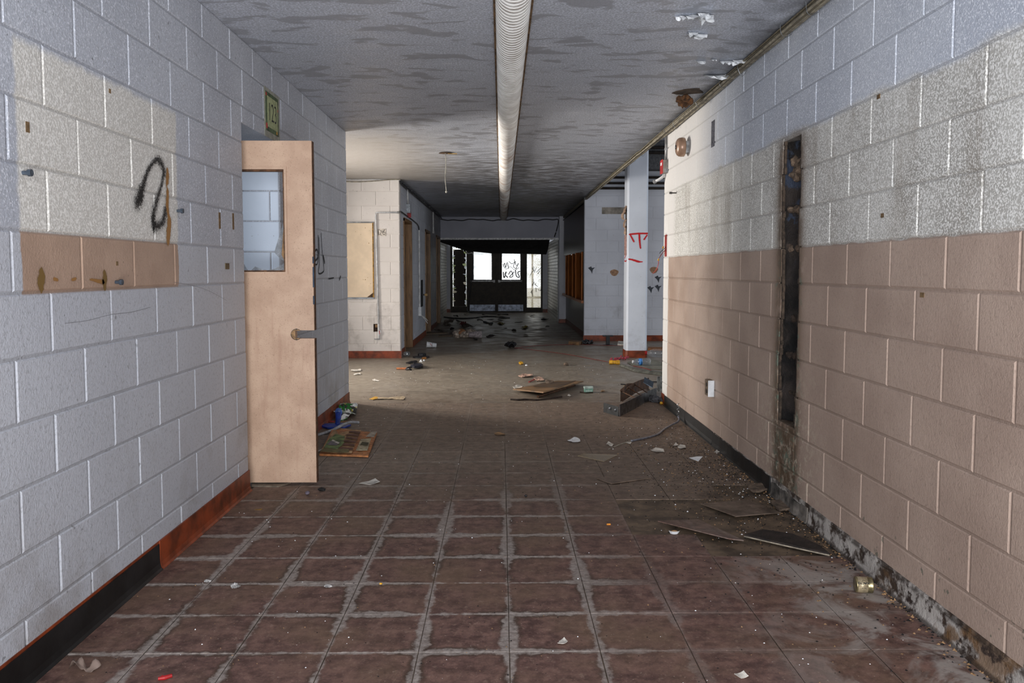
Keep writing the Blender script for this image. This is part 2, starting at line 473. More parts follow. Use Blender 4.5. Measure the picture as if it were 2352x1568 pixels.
# ------------------------------------------------------------------ mesh helpers
class MB:
    def __init__(s):
        s.v, s.f, s.e = [], [], []
    def add(s, vs, fs, mat=None):
        o = len(s.v)
        if mat is not None:
            vs = [mat @ Vector(p) for p in vs]
        s.v += [tuple(p) for p in vs]
        s.f += [tuple(i + o for i in f) for f in fs]
        return s
    def box(s, x0, x1, y0, y1, z0, z1, mat=None):
        vs = [(x, y, z) for z in (z0, z1) for y in (y0, y1) for x in (x0, x1)]
        fs = [(0, 2, 3, 1), (4, 5, 7, 6), (0, 1, 5, 4), (2, 6, 7, 3), (0, 4, 6, 2), (1, 3, 7, 5)]
        return s.add(vs, fs, mat)
    def prism(s, pts, z0, z1, mat=None):
        """outline in the xy plane (counter-clockwise), from z0 to z1"""
        n = len(pts)
        vs = [(p[0], p[1], z0) for p in pts] + [(p[0], p[1], z1) for p in pts]
        fs = [tuple(range(n - 1, -1, -1)), tuple(range(n, 2 * n))]
        fs += [(i, (i + 1) % n, n + (i + 1) % n, n + i) for i in range(n)]
        return s.add(vs, fs, mat)
    def tube(s, pts, r, n=8, closed=False):
        pts = [Vector(p) for p in pts]
        rs = r if isinstance(r, (list, tuple)) else [r] * len(pts)
        o = len(s.v)
        up0 = Vector((0, 0, 1))
        for i, p in enumerate(pts):
            d = (pts[min(i + 1, len(pts) - 1)] - pts[max(i - 1, 0)])
            d = d.normalized() if d.length > 1e-9 else Vector((0, 1, 0))
            up = up0 if abs(d.dot(up0)) < .95 else Vector((1, 0, 0))
            a = d.cross(up).normalized()
            b = a.cross(d)
            for k in range(n):
                t = 2 * math.pi * k / n
                s.v.append(tuple(p + (a * math.cos(t) + b * math.sin(t)) * rs[i]))
        for i in range(len(pts) - 1):
            for k in range(n):
                k2 = (k + 1) % n
                s.f.append((o + i * n + k, o + i * n + k2, o + (i + 1) * n + k2, o + (i + 1) * n + k))
        s.f.append(tuple(o + k for k in range(n - 1, -1, -1)))
        e = o + (len(pts) - 1) * n
        s.f.append(tuple(e + k for k in range(n)))
        return s
    def lathe(s, prof, n=24, mat=None):
        """profile of (radius, z) turned about z"""
        o, vs, fs = 0, [], []
        for r, z in prof:
            for k in range(n):
                t = 2 * math.pi * k / n
                vs.append((r * math.cos(t), r * math.sin(t), z))
        for i in range(len(prof) - 1):
            for k in range(n):
                k2 = (k + 1) % n
                fs.append((i * n + k, i * n + k2, (i + 1) * n + k2, (i + 1) * n + k))
        fs.append(tuple(range(n - 1, -1, -1)))
        fs.append(tuple((len(prof) - 1) * n + k for k in range(n)))
        return s.add(vs, fs, mat)
    def sheet(s, pts, z0, th, amp, seed, rings=3, sub=3, freq=14, curl=0.0):
        """crumpled sheet lying on the ground: outline of (x, y), thickness and relief"""
        rnd = random.Random(seed)
        out = []
        n = len(pts)
        for i in range(n):
            a, b = Vector(pts[i]), Vector(pts[(i + 1) % n])
            for k in range(sub):
                out.append(a.lerp(b, k / sub))
        c = sum(out, Vector((0, 0))) / len(out)
        R = max((p - c).length for p in out)
        top = []
        for j in range(rings):
            f = 1 - j / rings
            for p in out:
                q = c + (p - c) * f
                h = amp * (.5 + .8 * mnoise.noise(Vector((q.x * freq, q.y * freq, seed * 3.7))))
                h += curl * ((q - c).length / R) ** 2
                top.append((q.x, q.y, z0 + th + max(0, h)))
        hc = amp * (.5 + .8 * mnoise.noise(Vector((c.x * freq, c.y * freq, seed * 3.7))))
        top.append((c.x, c.y, z0 + th + max(0, hc)))
        lo = min(q[2] for q in top) - z0 - th
        top = [(a, b, c_ - lo) for a, b, c_ in top]
        m = len(out)
        fs = []
        for j in range(rings - 1):
            for k in range(m):
                k2 = (k + 1) % m
                fs.append((j * m + k, j * m + k2, (j + 1) * m + k2, (j + 1) * m + k))
        for k in range(m):
            fs.append(((rings - 1) * m + k, (rings - 1) * m + (k + 1) % m, len(top) - 1))
        N = len(top)
        vs = top + [(x, y, z - th) for x, y, z in top]
        fs2 = fs + [tuple(i + N for i in reversed(f)) for f in fs]
        for k in range(m):
            k2 = (k + 1) % m
            fs2.append((k, N + k, N + k2, k2))
        return s.add(vs, fs2)
    def blob(s, c, r, seed, amp=.35, n=2, freq=2.2):
        bm = bmesh.new()
        bmesh.ops.create_icosphere(bm, subdivisions=n, radius=1)
        vs = []
        for v in bm.verts:
            d = v.co.normalized()
            k = 1 + amp * mnoise.noise(d * freq + Vector((seed * 5.1, seed, 0)))
            vs.append((c[0] + d.x * r[0] * k, c[1] + d.y * r[1] * k, max(c[2] + d.z * r[2] * k, .0005)))
        fs = [tuple(v.index for v in f.verts) for f in bm.faces]
        bm.free()
        return s.add(vs, fs)
    def mesh(s, name, smooth=False):
        me = bpy.data.meshes.new(name)
        me.from_pydata(s.v, [], s.f)
        me.update()
        bm = bmesh.new()
        bm.from_mesh(me)
        bmesh.ops.recalc_face_normals(bm, faces=bm.faces)
        bm.to_mesh(me)
        bm.free()
        if smooth:
            me.polygons.foreach_set('use_smooth', [True] * len(me.polygons))
        return me

def tag(o, label=None, cat=None, group=None, kind=None):
    if label: o['label'] = label
    if cat: o['category'] = cat
    if group: o['group'] = group
    if kind: o['kind'] = kind
    return o

def obj(name, mb, mat, parent=None, label=None, cat=None, group=None, kind=None, smooth=False):
    me = mb if isinstance(mb, bpy.types.Mesh) else mb.mesh(name, smooth)
    o = bpy.data.objects.new(name, me)
    COL.objects.link(o)
    if mat is not None and not me.materials:
        me.materials.append(mat)
    if parent is not None:
        o.parent = parent
    return tag(o, label, cat, group, kind)

def struct(name, mb, mat, **kw):
    return obj(name, mb, mat, kind='structure', **kw)

def thing(name, label, cat, group=None, loc=(0, 0, 0), rz=0, kind=None):
    o = bpy.data.objects.new(name, None)
    COL.objects.link(o)
    o.location = loc
    o.rotation_euler = (0, 0, rz)
    o.empty_display_size = .05
    return tag(o, label, cat, group, kind)

def B(*a):
    return MB().box(*a)

def ribbon(name, plane, pts, widths, mat, parent, off=.0015):
    """strip of paint on a wall; plane is ('x', value, sign) or ('y', value, sign); pts are (u, z)"""
    ax, val, sg = plane
    n = len(pts)
    ws = widths if isinstance(widths, (list, tuple)) else [widths] * n
    vs, fs, ed = [], [], []
    cap = []
    for i in range(n):
        a, b = Vector(pts[max(i - 1, 0)]), Vector(pts[min(i + 1, n - 1)])
        d = (b - a)
        d = d.normalized() if d.length > 1e-9 else Vector((1, 0))
        nn = Vector((-d.y, d.x))
        p = Vector(pts[i])
        for k, e in ((-1, 0.0), (0, 1.0), (1, 0.0)):
            q = p + nn * ws[i] * .5 * k
            vs.append(q)
            ed.append(e)
    for i in range(n - 1):
        for k in (0, 1):
            fs.append((i * 3 + k, i * 3 + k + 1, (i + 1) * 3 + k + 1, (i + 1) * 3 + k))
    for i, e in ((0, -1), (n - 1, 1)):        # rounded ends fade out
        j = min(max(i + (-1 if e > 0 else 1), 0), n - 1)
        d = (Vector(pts[i]) - Vector(pts[j])).normalized()
        vs.append(Vector(pts[i]) + d * ws[i] * .5)
        ed.append(0.0)
        t = len(vs) - 1
        fs += [(i * 3, i * 3 + 1, t), (i * 3 + 1, i * 3 + 2, t)]
    if ax == 'x':
        co = [(val + sg * off, q.x, q.y) for q in vs]
    else:
        co = [(q.x, val + sg * off, q.y) for q in vs]
    me = bpy.data.meshes.new(name)
    me.from_pydata(co, [], fs)
    at = me.attributes.new('edge', 'FLOAT', 'POINT')
    at.data.foreach_set('value', ed)
    me.update()
    return obj(name, me, mat, parent)

def smooth_path(pts, n=6):
    P = [Vector(p) for p in pts]
    out = []
    for i in range(len(P) - 1):
        p0, p1, p2, p3 = P[max(i - 1, 0)], P[i], P[i + 1], P[min(i + 2, len(P) - 1)]
        for k in range(n):
            t = k / n
            out.append(.5 * ((2 * p1) + (p2 - p0) * t + (2 * p0 - 5 * p1 + 4 * p2 - p3) * t * t + (3 * p1 - p0 - 3 * p2 + p3) * t ** 3))
    out.append(P[-1])
    return out

def text_obj(name, body, size, mat, loc, rot, parent, extrude=.0006, sx=1.0, bold=0.0):
    cu = bpy.data.curves.new(name, 'FONT')
    cu.body = body
    cu.size = size
    cu.extrude = extrude
    cu.offset = bold
    cu.align_x = 'CENTER'
    cu.align_y = 'CENTER'
    t = bpy.data.objects.new(name, cu)
    me = bpy.data.meshes.new_from_object(t)
    bpy.data.objects.remove(t)
    bpy.data.curves.remove(cu)
    me.materials.clear()
    o = obj(name, me, mat, parent)
    o.location = loc
    o.rotation_euler = rot
    o.scale = (sx, 1, 1)
    return o

# ------------------------------------------------------------------ concrete block walls
BLK = {}
def block_mesh(w, h):
    key = (round(w, 3), round(h, 3))
    if key in BLK:
        return BLK[key]
    g, bv, bd, dp = .0042, .0048, .0036, .018      # half joint, bevel, bevel depth, body depth
    x0, x1, z0, z1 = g, w - g, g, h - g
    vs = [(x0 + bv, 0, z0 + bv), (x1 - bv, 0, z0 + bv), (x1 - bv, 0, z1 - bv), (x0 + bv, 0, z1 - bv),
          (x0, bd, z0), (x1, bd, z0), (x1, bd, z1), (x0, bd, z1),
          (x0, dp, z0), (x1, dp, z0), (x1, dp, z1), (x0, dp, z1)]
    fs = [(0, 1, 2, 3), (4, 5, 1, 0), (5, 6, 2, 1), (6, 7, 3, 2), (7, 4, 0, 3),
          (8, 9, 5, 4), (9, 10, 6, 5), (10, 11, 7, 6), (11, 8, 4, 7)]
    me = bpy.data.meshes.new('block')
    me.from_pydata(vs, [], fs)
    me.update()
    BLK[key] = me
    return me

def cut(rects, hole):
    ua, ub, za, zb = hole
    out = []
    for (a, b, c, d) in rects:
        if ub <= a + 1e-4 or ua >= b - 1e-4 or zb <= c + 1e-4 or za >= d - 1e-4:
            out.append((a, b, c, d))
            continue
        if ua > a: out.append((a, ua, c, d))
        if ub < b: out.append((ub, b, c, d))
        m0, m1 = max(a, ua), min(b, ub)
        if za > c: out.append((m0, m1, c, za))
        if zb < d: out.append((m0, m1, zb, d))
    return [r for r in out if r[1] - r[0] > .022 and r[3] - r[2] > .022]

def blocks(parent, face, plane, u0, u1, zs, even, odd, mat, holes=(), pitch=.41, seed=1, name='block'):
    rnd = random.Random(seed)
    for i in range(len(zs) - 1):
        ph = even if i % 2 == 0 else odd
        k = math.floor((u0 - ph) / pitch)
        u = ph + k * pitch
        while u < u1 - 1e-4:
            a, b = max(u, u0), min(u + pitch, u1)
            u += pitch
            if b - a < .02:
                continue
            rects = [(a, b, zs[i], zs[i + 1])]
            for h in holes:
                rects = cut(rects, h)
            for (p, q, c, d) in rects:
                me = block_mesh(q - p, d - c)
                o = bpy.data.objects.new(name, me)
                if not me.materials:
                    me.materials.append(mat)
                COL.objects.link(o)
                o.parent = parent
                j = rnd.uniform(-.0007, .0007)
                if o.material_slots[0].material != mat:
                    o.material_slots[0].link = 'OBJECT'
                    o.material_slots[0].material = mat
                if face == 'L':      # faces +x
                    o.location = (plane + j, p, c); o.rotation_euler = (0, 0, math.pi / 2)
                elif face == 'R':    # faces -x
                    o.location = (plane + j, q, c); o.rotation_euler = (0, 0, -math.pi / 2)
                else:                # faces -y
                    o.location = (p, plane + j, c)

LW, RW, CE = -1.47, 1.556, 2.59
ZS = [0.0, .203, .406, .609, .810, 1.010, 1.210, 1.402, 1.606, 1.806, 2.006, 2.212, 2.420, 2.590]
REC = .0045

# floor: slab, then the tiles that still show as tiles
fl = struct('floor', B(-5, 7.2, -3.4, 28, -.25, -.0045), MASTIC)
obj('far_floor_screed', B(-4.75, 6.95, 7.86, 25.6, -.005, 0), FLOOR_S, fl)
obj('near_floor_screed', B(-4.75, LW - .01, -3.2, 7.86, -.005, -.001), FLOOR_S, fl)
rnd = random.Random(4)
TX0, TY0, TS, TT = .027, 2.676, .306, .3045
# tiles that have come away in front of the right-hand wall: (column, row)
GONE = {(2, 4), (3, 4), (4, 4), (2, 5), (3, 5), (4, 6), (4, 5), (4, 3), (3, 3)}
tile_me = {}
for i in range(-5, 5):
    for j in range(-4, 17):
        if (i, j) in GONE:
            continue
        x0, x1 = TX0 + i * TS, TX0 + (i + 1) * TS
        y0, y1 = TY0 + j * TT, TY0 + (j + 1) * TT
        x0, x1 = max(x0, LW + .004), min(x1, RW - .003)
        key = (round(x1 - x0, 3), rnd.randrange(3) if j < 11 else 9)
        if key not in tile_me:
            w, h = x1 - x0, TT
            g = .0012 + .0005 * key[1] if key[1] < 9 else .0003
            b = .0018 if key[1] < 9 else .0004
            vs = [(g, g, -.004), (w - g, g, -.004), (w - g, h - g, -.004), (g, h - g, -.004),
                  (g, g, -.0012), (w - g, g, -.0012), (w - g, h - g, -.0012), (g, h - g, -.0012),
                  (g + b, g + b, 0), (w - g - b, g + b, 0), (w - g - b, h - g - b, 0), (g + b, h - g - b, 0)]
            fs = [(8, 9, 10, 11)] + [(q, (q + 1) % 4, 4 + (q + 1) % 4, 4 + q) for q in range(4)] + \
                 [(4 + q, 4 + (q + 1) % 4, 8 + (q + 1) % 4, 8 + q) for q in range(4)]
            me = bpy.data.meshes.new('tile')
            me.from_pydata(vs, [], fs)
            me.materials.append(FLOOR_T)
            tile_me[key] = me
        o = bpy.data.objects.new('tile', tile_me[key])
        COL.objects.link(o)
        o.parent = fl
        o.location = (x0, y0, rnd.uniform(0, .0008) if j < 11 else .0)

# ceiling slabs
ce = struct('ceiling', B(-4.9, RW, -3.4, 20.4, CE, CE + .25), CEIL)
struct('ceiling_right_room', B(RW + .001, 7.2, 7.7, 15.2, 3.55, 3.7), W_GREY)

# left wall with the recessed classroom doorway
DY0, DY1, DZ = 4.72, 5.50, 2.112
mb = MB()
mb.box(-1.90, LW - REC, -3.2, DY0 - .004, 0, CE).box(-1.90, LW - REC, DY0 - .004, DY1 + .004, DZ + .004, CE).box(-1.90, LW - REC, DY1 + .004, 7.866, 0, CE)
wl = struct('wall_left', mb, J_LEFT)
blocks(wl, 'L', LW, .9, 7.87, ZS, 4.125, 4.125 - .205, W_LEFT, [(DY0, DY1, 0, DZ)], seed=3)
wj = struct('wall_alcove', B(-1.899, LW - .02, DY1 + .0045, DY1 + .02, 0, DZ), W_JAMB)
blocks(wj, 'F', DY1, -1.899, LW - .004, [z for z in ZS if z < 2.1] + [DZ], -1.537, -1.735, W_JAMB, seed=5)
# classroom shell behind the doorway, end of the cross corridor
struct('wall_classroom', MB().box(-4.9, -4.7, -3.4, 7.67, 0, CE).box(-4.7, -1.9, 7.67, 7.866, 0, CE).box(-4.7, -1.9, -3.4, -3.2, 0, CE), W_JAMB)
mb = MB()
mb.box(-4.9, -4.7, 7.866, 9.1, 0, CE).box(-4.9, -4.7, 10.4, 11.934, 0, CE)
mb.box(-4.9, -4.7, 9.1, 10.4, 0, .75).box(-4.9, -4.7, 9.1, 10.4, 2.35, CE)
struct('wall_cross_corridor', mb, W_CREAM)
wf = struct('window_1', B(-4.84, -4.78, 9.1, 10.4, .75, .80), GREYM)
obj('frame_head', B(-4.84, -4.78, 9.1, 10.4, 2.30, 2.35), GREYM, wf)
for yy in (9.1, 9.725, 10.35):
    obj('mullion', B(-4.84, -4.78, yy, yy + .05, .80, 2.30), GREYM, wf)
struct('wall_lobby', B(-1.9, 1.9, -3.4, -3.2, 0, CE), W_GREY)

# right wall with the open chase
CH = [(4.285, 4.545, .440, .609), (4.275, 4.560, .609, .810), (4.270, 4.545, .810, 1.010), (4.262, 4.530, 1.010, 1.210),
      (4.272, 4.535, 1.210, 1.402), (4.285, 4.548, 1.402, 1.606), (4.268, 4.560, 1.606, 1.806), (4.280, 4.540, 1.806, 1.985)]
mb = MB()
mb.box(RW + REC, RW + .30, -3.2, 4.25, 0, CE).box(RW + REC, RW + .30, 4.58, 7.846, 0, CE)
mb.box(RW + REC, RW + .30, 4.25, 4.58, 0, .44).box(RW + REC, RW + .30, 4.25, 4.58, 1.985, CE)
mb.box(RW + .16, RW + .30, 4.25, 4.58, .44, 1.985)
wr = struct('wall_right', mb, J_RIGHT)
blocks(wr, 'R', RW, .9, 7.85, ZS, 4.08, 4.08 - .205, W_RIGHT, CH + [(7.70, 7.80, 1.405, 1.62)], seed=7)

# far walls
wd = struct('wall_back_left', B(-4.9, LW - .001, 11.93 + REC, 12.08, 0, CE), W_CREAM)
blocks(wd, 'F', 11.93, -2.85, LW, ZS, -1.60, -1.805, W_CREAM, [(-1.845, -1.785, .395, .495)], seed=9)
FD = [(12.60, 13.62), (16.15, 17.15), (18.86, 19.86)]
FX = -1.49
mb = MB()
prev = 12.08
for a, b in FD:
    mb.box(-1.9, FX - REC, prev, a - .004, 0, CE)
    mb.box(-1.9, FX - REC, a - .004, b + .004, 2.075, CE)
    mb.box(-1.9, FX - .30, a - .004, b + .004, 0, 2.075)
    prev = b + .004
mb.box(-1.9, FX - REC, prev, 20.28, 0, CE)
wh = struct('wall_left_hall', mb, W_GREY)
blocks(wh, 'L', FX, 11.95, 20.25, ZS, 12.0, 12.205, W_GREY, [(a, b, 0, 2.071) for a, b in FD], seed=11)
BY = 14.77
wb = struct('wall_back_right', B(1.50, 7.0, BY + REC, BY + .12, 0, 3.55), W_GREY)
ZB = [0.0, .203, .406, .609, .810, 1.010, 1.210, 1.402, 1.606, 1.806, 2.006, 2.212, 2.42, 2.62]
blocks(wb, 'F', BY, 1.502, 3.35, ZB, 1.70, 1.905, W_GREY, seed=13)
struct('wall_right_room', MB().box(RW + .3, 7.0, 7.70, 7.846, 0, 3.55).box(7.0, 7.2, 7.7, 15.0, 0, .8).box(7.0, 7.2, 7.7, 15.0, 2.7, 3.55)
       .box(7.0, 7.2, 7.7, 9.6, .8, 2.7).box(7.0, 7.2, 12.8, 15.0, .8, 2.7).box(RW + .005, RW + .3, 7.85, 20.4, CE + .25, 3.7), W_GREY)
wf = struct('window_2', B(7.05, 7.12, 9.6, 12.8, .80, .86), GREYM)
obj('frame_head', B(7.05, 7.12, 9.6, 12.8, 2.64, 2.70), GREYM, wf)
for yy in (9.6, 11.17, 12.74):
    obj('mullion', B(7.05, 7.12, yy, yy + .06, .86, 2.64), GREYM, wf)
# dark beams and pipes high on the back wall of the right-hand room
bm_ = struct('trim_1', B(1.62, 6.9, BY - .30, BY - .002, 3.05, 3.54), plain('grey_beam_paint', (92, 92, 94), .7))
for k, zz in enumerate((2.74, 2.83, 2.93)):
    obj('ceiling_pipe', MB().tube([(1.62, BY - .07, zz), (6.9, BY - .07, zz)], .022, 8), SOOT2, None,
        ('lowest', 'middle', 'uppermost')[k] + ' of three dark pipes high on the wall behind the column', 'pipe', 'dark pipes above the back wall', smooth=True)
for k, zz in enumerate((3.33, 3.42)):
    obj('ceiling_pipe', MB().tube([(1.62, BY - .34, zz), (6.9, BY - .34, zz)], .025, 8), SOOT2, None,
        ('lower', 'upper')[k] + ' of two dark pipes under the ceiling beside the fire alarm box', 'pipe', 'dark pipes on the beam', smooth=True)

# header beam, vestibule, entrance
hd = struct('wall_header', B(-1.62, 1.42, 20.25, 20.5, 2.06, CE), wall_white_mat('stained_header_paint', (164, 166, 178), .7))
obj('soffit_trim', B(-1.60, 1.42, 20.22, 20.26, 2.03, 2.075), GREYM, hd)
pl = struct('wall_pilaster', B(1.42, 1.70, 20.0, 20.5, 0, CE), W_GREY)
for z0, z1 in zip(ZS[:-1], ZS[1:]):
    obj('block', B(1.418, 1.66, 19.985, 20.02, z0 + .005, z1 - .005), W_GREY, pl)

struct('case_light_blocker', B(1.60, 1.90, 14.95, 20.0, 2.505, 2.86), WOOD_D)  # unseen box added to block sky light leaking over the case

def brick_mat():
    m = M('white_glazed_brick', .35)
    p, x, y, z = m.pos()
    n = m.noise(9, 3)
    m.color(m.mix(m.sm(n, .3, .7), (150, 146, 138), (176, 172, 164)))
    m.bump(m.noise(60, 2), .2, .004)
    return m.m
BRICK = brick_mat()
def brick_wall(name, x, sg, y0, y1, z1, seed):
    w = struct(name, B(min(x, x + sg * .2), max(x, x + sg * .2), y0, y1, 0, z1), plain('grey_mortar', (84, 80, 76), .9))
    r = random.Random(seed)
    bh, bl = .0835, .265
    cnt = 0
    rest = MB()
    zz, row = .0, 0
    rows = []
    while zz < z1 - .03:
        rows.append((zz, row)); zz += bh; row += 1
    # bricks nearest the glazing show largest: the rest joins into one part
    for zz, row in rows:
        yy = y1 - (bl * .5 if row % 2 else 0)
        while yy > y0 + .05:
            a = max(yy - bl + .012, y0)
            j = r.uniform(0, .003)
            f = x - sg * (.006 + j)
            args = (min(f, x + sg * .01), max(f, x + sg * .01), a, yy, zz + .006, min(zz + bh - .006, z1))
            if cnt < 290 and yy > y1 - 3.2:
                obj('brick', B(*args), BRICK, w); cnt += 1
            else:
                rest.box(*args)
            yy -= bl
    if rest.v:
        obj('brick_rest', rest, BRICK, w, kind='stuff')
    return w
brick_wall('wall_vestibule_left', -1.66, -1, 20.5, 24.98, 2.10, 1)
brick_wall('wall_vestibule_right', 1.42, 1, 20.5, 24.98, 2.10, 2)
EY = 25.0
mb = MB().box(-1.86, -1.55, EY - .03, EY + .2, 0, 2.3).box(1.25, 1.62, EY - .03, EY + .2, 0, 2.3).box(-1.86, 1.62, EY - .02, EY + .2, 2.08, 2.6)
struct('wall_entrance', mb, W_GREY)
struct('ceiling_vestibule', B(-1.86, 1.62, 20.5, 25.2, 2.60, 2.7), DARK)

# ------------------------------------------------------------------ marks and fittings on the left wall
PL = ('x', LW, 1)
def yz(*ps):
    return [(p[1], p[2]) for p in ps]
ribbon('spray_mark', PL, smooth_path(yz((-1.470, 3.362, 1.554), (-1.470, 3.407, 1.629), (-1.470, 3.471, 1.707), (-1.470, 3.551, 1.749), (-1.470, 3.613, 1.725), (-1.470, 3.600, 1.667), (-1.470, 3.550, 1.597), (-1.470, 3.501, 1.520), (-1.470, 3.497, 1.446))),
       [.075 + .02 * math.sin(i * .35) for i in range(49)], SPRAY_K, wl, .003)
ribbon('spray_mark', PL, smooth_path(yz((-1.470, 3.338, 1.547), (-1.470, 3.363, 1.572), (-1.470, 3.381, 1.600))), .14, SPRAY_K, wl, .0035)
ribbon('spray_mark', PL, smooth_path(yz((-1.470, 3.492, 1.510), (-1.470, 3.506, 1.465), (-1.470, 3.588, 1.488), (-1.470, 3.620, 1.547))), .09, SPRAY_K, wl, .0038)
ribbon('glue_streak', PL, yz((-1.470, 3.650, 1.724), (-1.470, 3.652, 1.692), (-1.470, 3.646, 1.663), (-1.470, 3.640, 1.647), (-1.470, 3.648, 1.625), (-1.470, 3.640, 1.567), (-1.470, 3.647, 1.530), (-1.470, 3.658, 1.492), (-1.470, 3.646, 1.444), (-1.470, 3.638, 1.400)),
       [.03, .055, .045, .014, .042, .05, .04, .07, .075, .05], GLUE, wl, .004)
for (u0, v0, u1, v1, w) in ((93, 624, 93, 660, .075), (238, 626, 239, 658, .06)):
    ribbon('glue_dab', PL, yz((-1.470, 2.637, 1.278), (-1.470, 2.635, 1.250), (-1.470, 2.633, 1.220)) if u0 == 93 else yz((-1.470, 3.053, 1.274), (-1.470, 3.054, 1.246), (-1.470, 3.052, 1.213)), [w * .6, w, w * .6], GLUE_D, wl, .003)
ribbon('glue_dab', PL, yz((-1.470, 2.945, 1.247), (-1.470, 2.998, 1.241), (-1.470, 3.043, 1.236)), [.012, .022, .03], GLUE, wl, .003)
ribbon('glue_dab', PL, yz((-1.470, 2.709, 1.252), (-1.470, 2.730, 1.248)), [.02, .02], GLUE, wl, .003)
ribbon('glue_dab', PL, yz((-1.470, 2.823, 1.248), (-1.470, 2.847, 1.251)), [.018, .018], GLUE, wl, .003)
# black scribble behind the door edge
ribbon('marker_tag', PL, smooth_path(yz((-1.470, 6.459, 1.707), (-1.470, 6.479, 1.555), (-1.470, 6.440, 1.418), (-1.470, 6.479, 1.337), (-1.470, 6.570, 1.331), (-1.470, 6.622, 1.404), (-1.470, 6.617, 1.561))), .022, MARK_K, wl, .003)
ribbon('marker_tag', PL, smooth_path(yz((-1.470, 6.729, 1.580), (-1.470, 6.754, 1.460), (-1.470, 6.810, 1.311), (-1.470, 6.790, 1.268), (-1.470, 6.612, 1.258), (-1.470, 6.650, 1.352), (-1.470, 6.647, 1.545))), .022, MARK_K, wl, .0032)
ribbon('marker_tag', PL, smooth_path(yz((-1.470, 6.455, 1.425), (-1.470, 6.578, 1.442), (-1.470, 6.589, 1.379), (-1.470, 6.465, 1.350))), .03, MARK_K, wl, .0034)
ribbon('marker_tag', PL, yz((-1.470, 6.799, 1.397), (-1.470, 6.845, 1.343)), .05, MARK_K, wl, .003)
ribbon('marker_tag', PL, yz((-1.470, 7.008, 1.208), (-1.470, 7.208, 1.214)), .02, MARK_K, wl, .003)
ribbon('marker_tag', PL, yz((-1.470, 7.458, 1.192), (-1.470, 7.521, 1.227)), .03, MARK_K, wl, .003)
CRK = spray_mat('hairline_crack', (118, 118, 122), 40, .1)
for pts in ((((-1.470, 2.769, 1.102)), ((-1.470, 2.920, 1.102)), ((-1.470, 3.100, 1.114)), ((-1.470, 3.263, 1.114)), ((-1.470, 3.446, 1.126))), (((-1.470, 3.704, 1.226)), ((-1.470, 3.910, 1.209)), ((-1.470, 4.140, 1.176)), ((-1.470, 4.398, 1.119)))):
    ribbon('wall_crack', PL, smooth_path(yz(*pts), 3), .0022, CRK, wl, .0012)
def plug(p, r, ln, mat, parent, sg=1, name='wall_plug'):
    m = MB().tube([(p[0] - sg * .002, p[1], p[2]), (p[0] + sg * ln * .6, p[1], p[2])], r * .6, 8)
    m.tube([(p[0] + sg * ln * .6, p[1], p[2]), (p[0] + sg * ln, p[1], p[2])], r, 8)
    return obj(name, m, mat, parent, smooth=False)
STEELB = plain('blue_grey_steel', (82, 92, 104), .4, .6)
for p in ((-1.470, 2.559, 1.579), (-1.470, 3.760, 1.549), (-1.470, 3.142, 1.235)):
    plug(p, .011, .028, STEELB, wl)
for (a, b) in (((-1.470, 2.597, 1.740), (-1.470, 2.590, 1.707)), ((-1.470, 4.326, 1.581), (-1.470, 4.314, 1.497)), ((-1.470, 4.543, 1.592), (-1.470, 4.530, 1.503)), ((-1.470, 3.144, 1.960), (-1.470, 3.143, 1.944)), ((-1.470, 3.158, 1.314), (-1.470, 3.161, 1.298))):
    obj('screw_slot', B(LW - .002, LW + .0012, min(a[1], b[1]) - .007, max(a[1], b[1]) + .007, b[2], a[2]), plain('old_filler', (120, 96, 66), .9), wl)
p = (-1.470, 4.417, 1.302)
obj('label_plate', B(LW - .001, LW + .004, p[1] - .03, p[1] + .03, p[2] - .016, p[2] + .016), plain('tarnished_brass', (104, 88, 60), .5, .4), wl)

# room number sign: green card, painted border, digits
sg = thing('room_sign', 'green paper room sign reading 123 in black digits above the open classroom door', 'sign', loc=(LW + .002, 5.343, 2.281))
SGREEN = plain('pale_green_card', (170, 178, 134), .7, 0, .15, 30, .05)
obj('tape_backing', B(-.0015, .0005, -.170, .175, -.165, .140), plain('yellowed_tape', (160, 160, 146), .5, 0, .2), sg)
obj('card', B(.0006, .0022, -.148, .143, -.125, .118), plain('dark_green_border', (78, 96, 62), .6, 0, .5, 22), sg)
obj('panel', B(.0023, .0032, -.115, .118, -.098, .094), SGREEN, sg)
text_obj('digits', '123', .165, plain('black_ink', (16, 16, 16), .6), (.0036, .0, -.005), (math.pi / 2, 0, math.pi / 2), sg, .0004, .82, -.002)
for (yy, zz, r, mt) in ((-.13, -.095, .02, REDP), (-.133, .10, .012, REDP), (.125, .04, .010, REDP), (.10, -.108, .012, YELLOWP)):
    obj('flower', MB().lathe([(r, 0), (r * .8, .0014)], 10, Matrix.Translation((.0022, yy, zz)) @ Matrix.Rotation(math.pi / 2, 4, 'Y')), mt, sg)

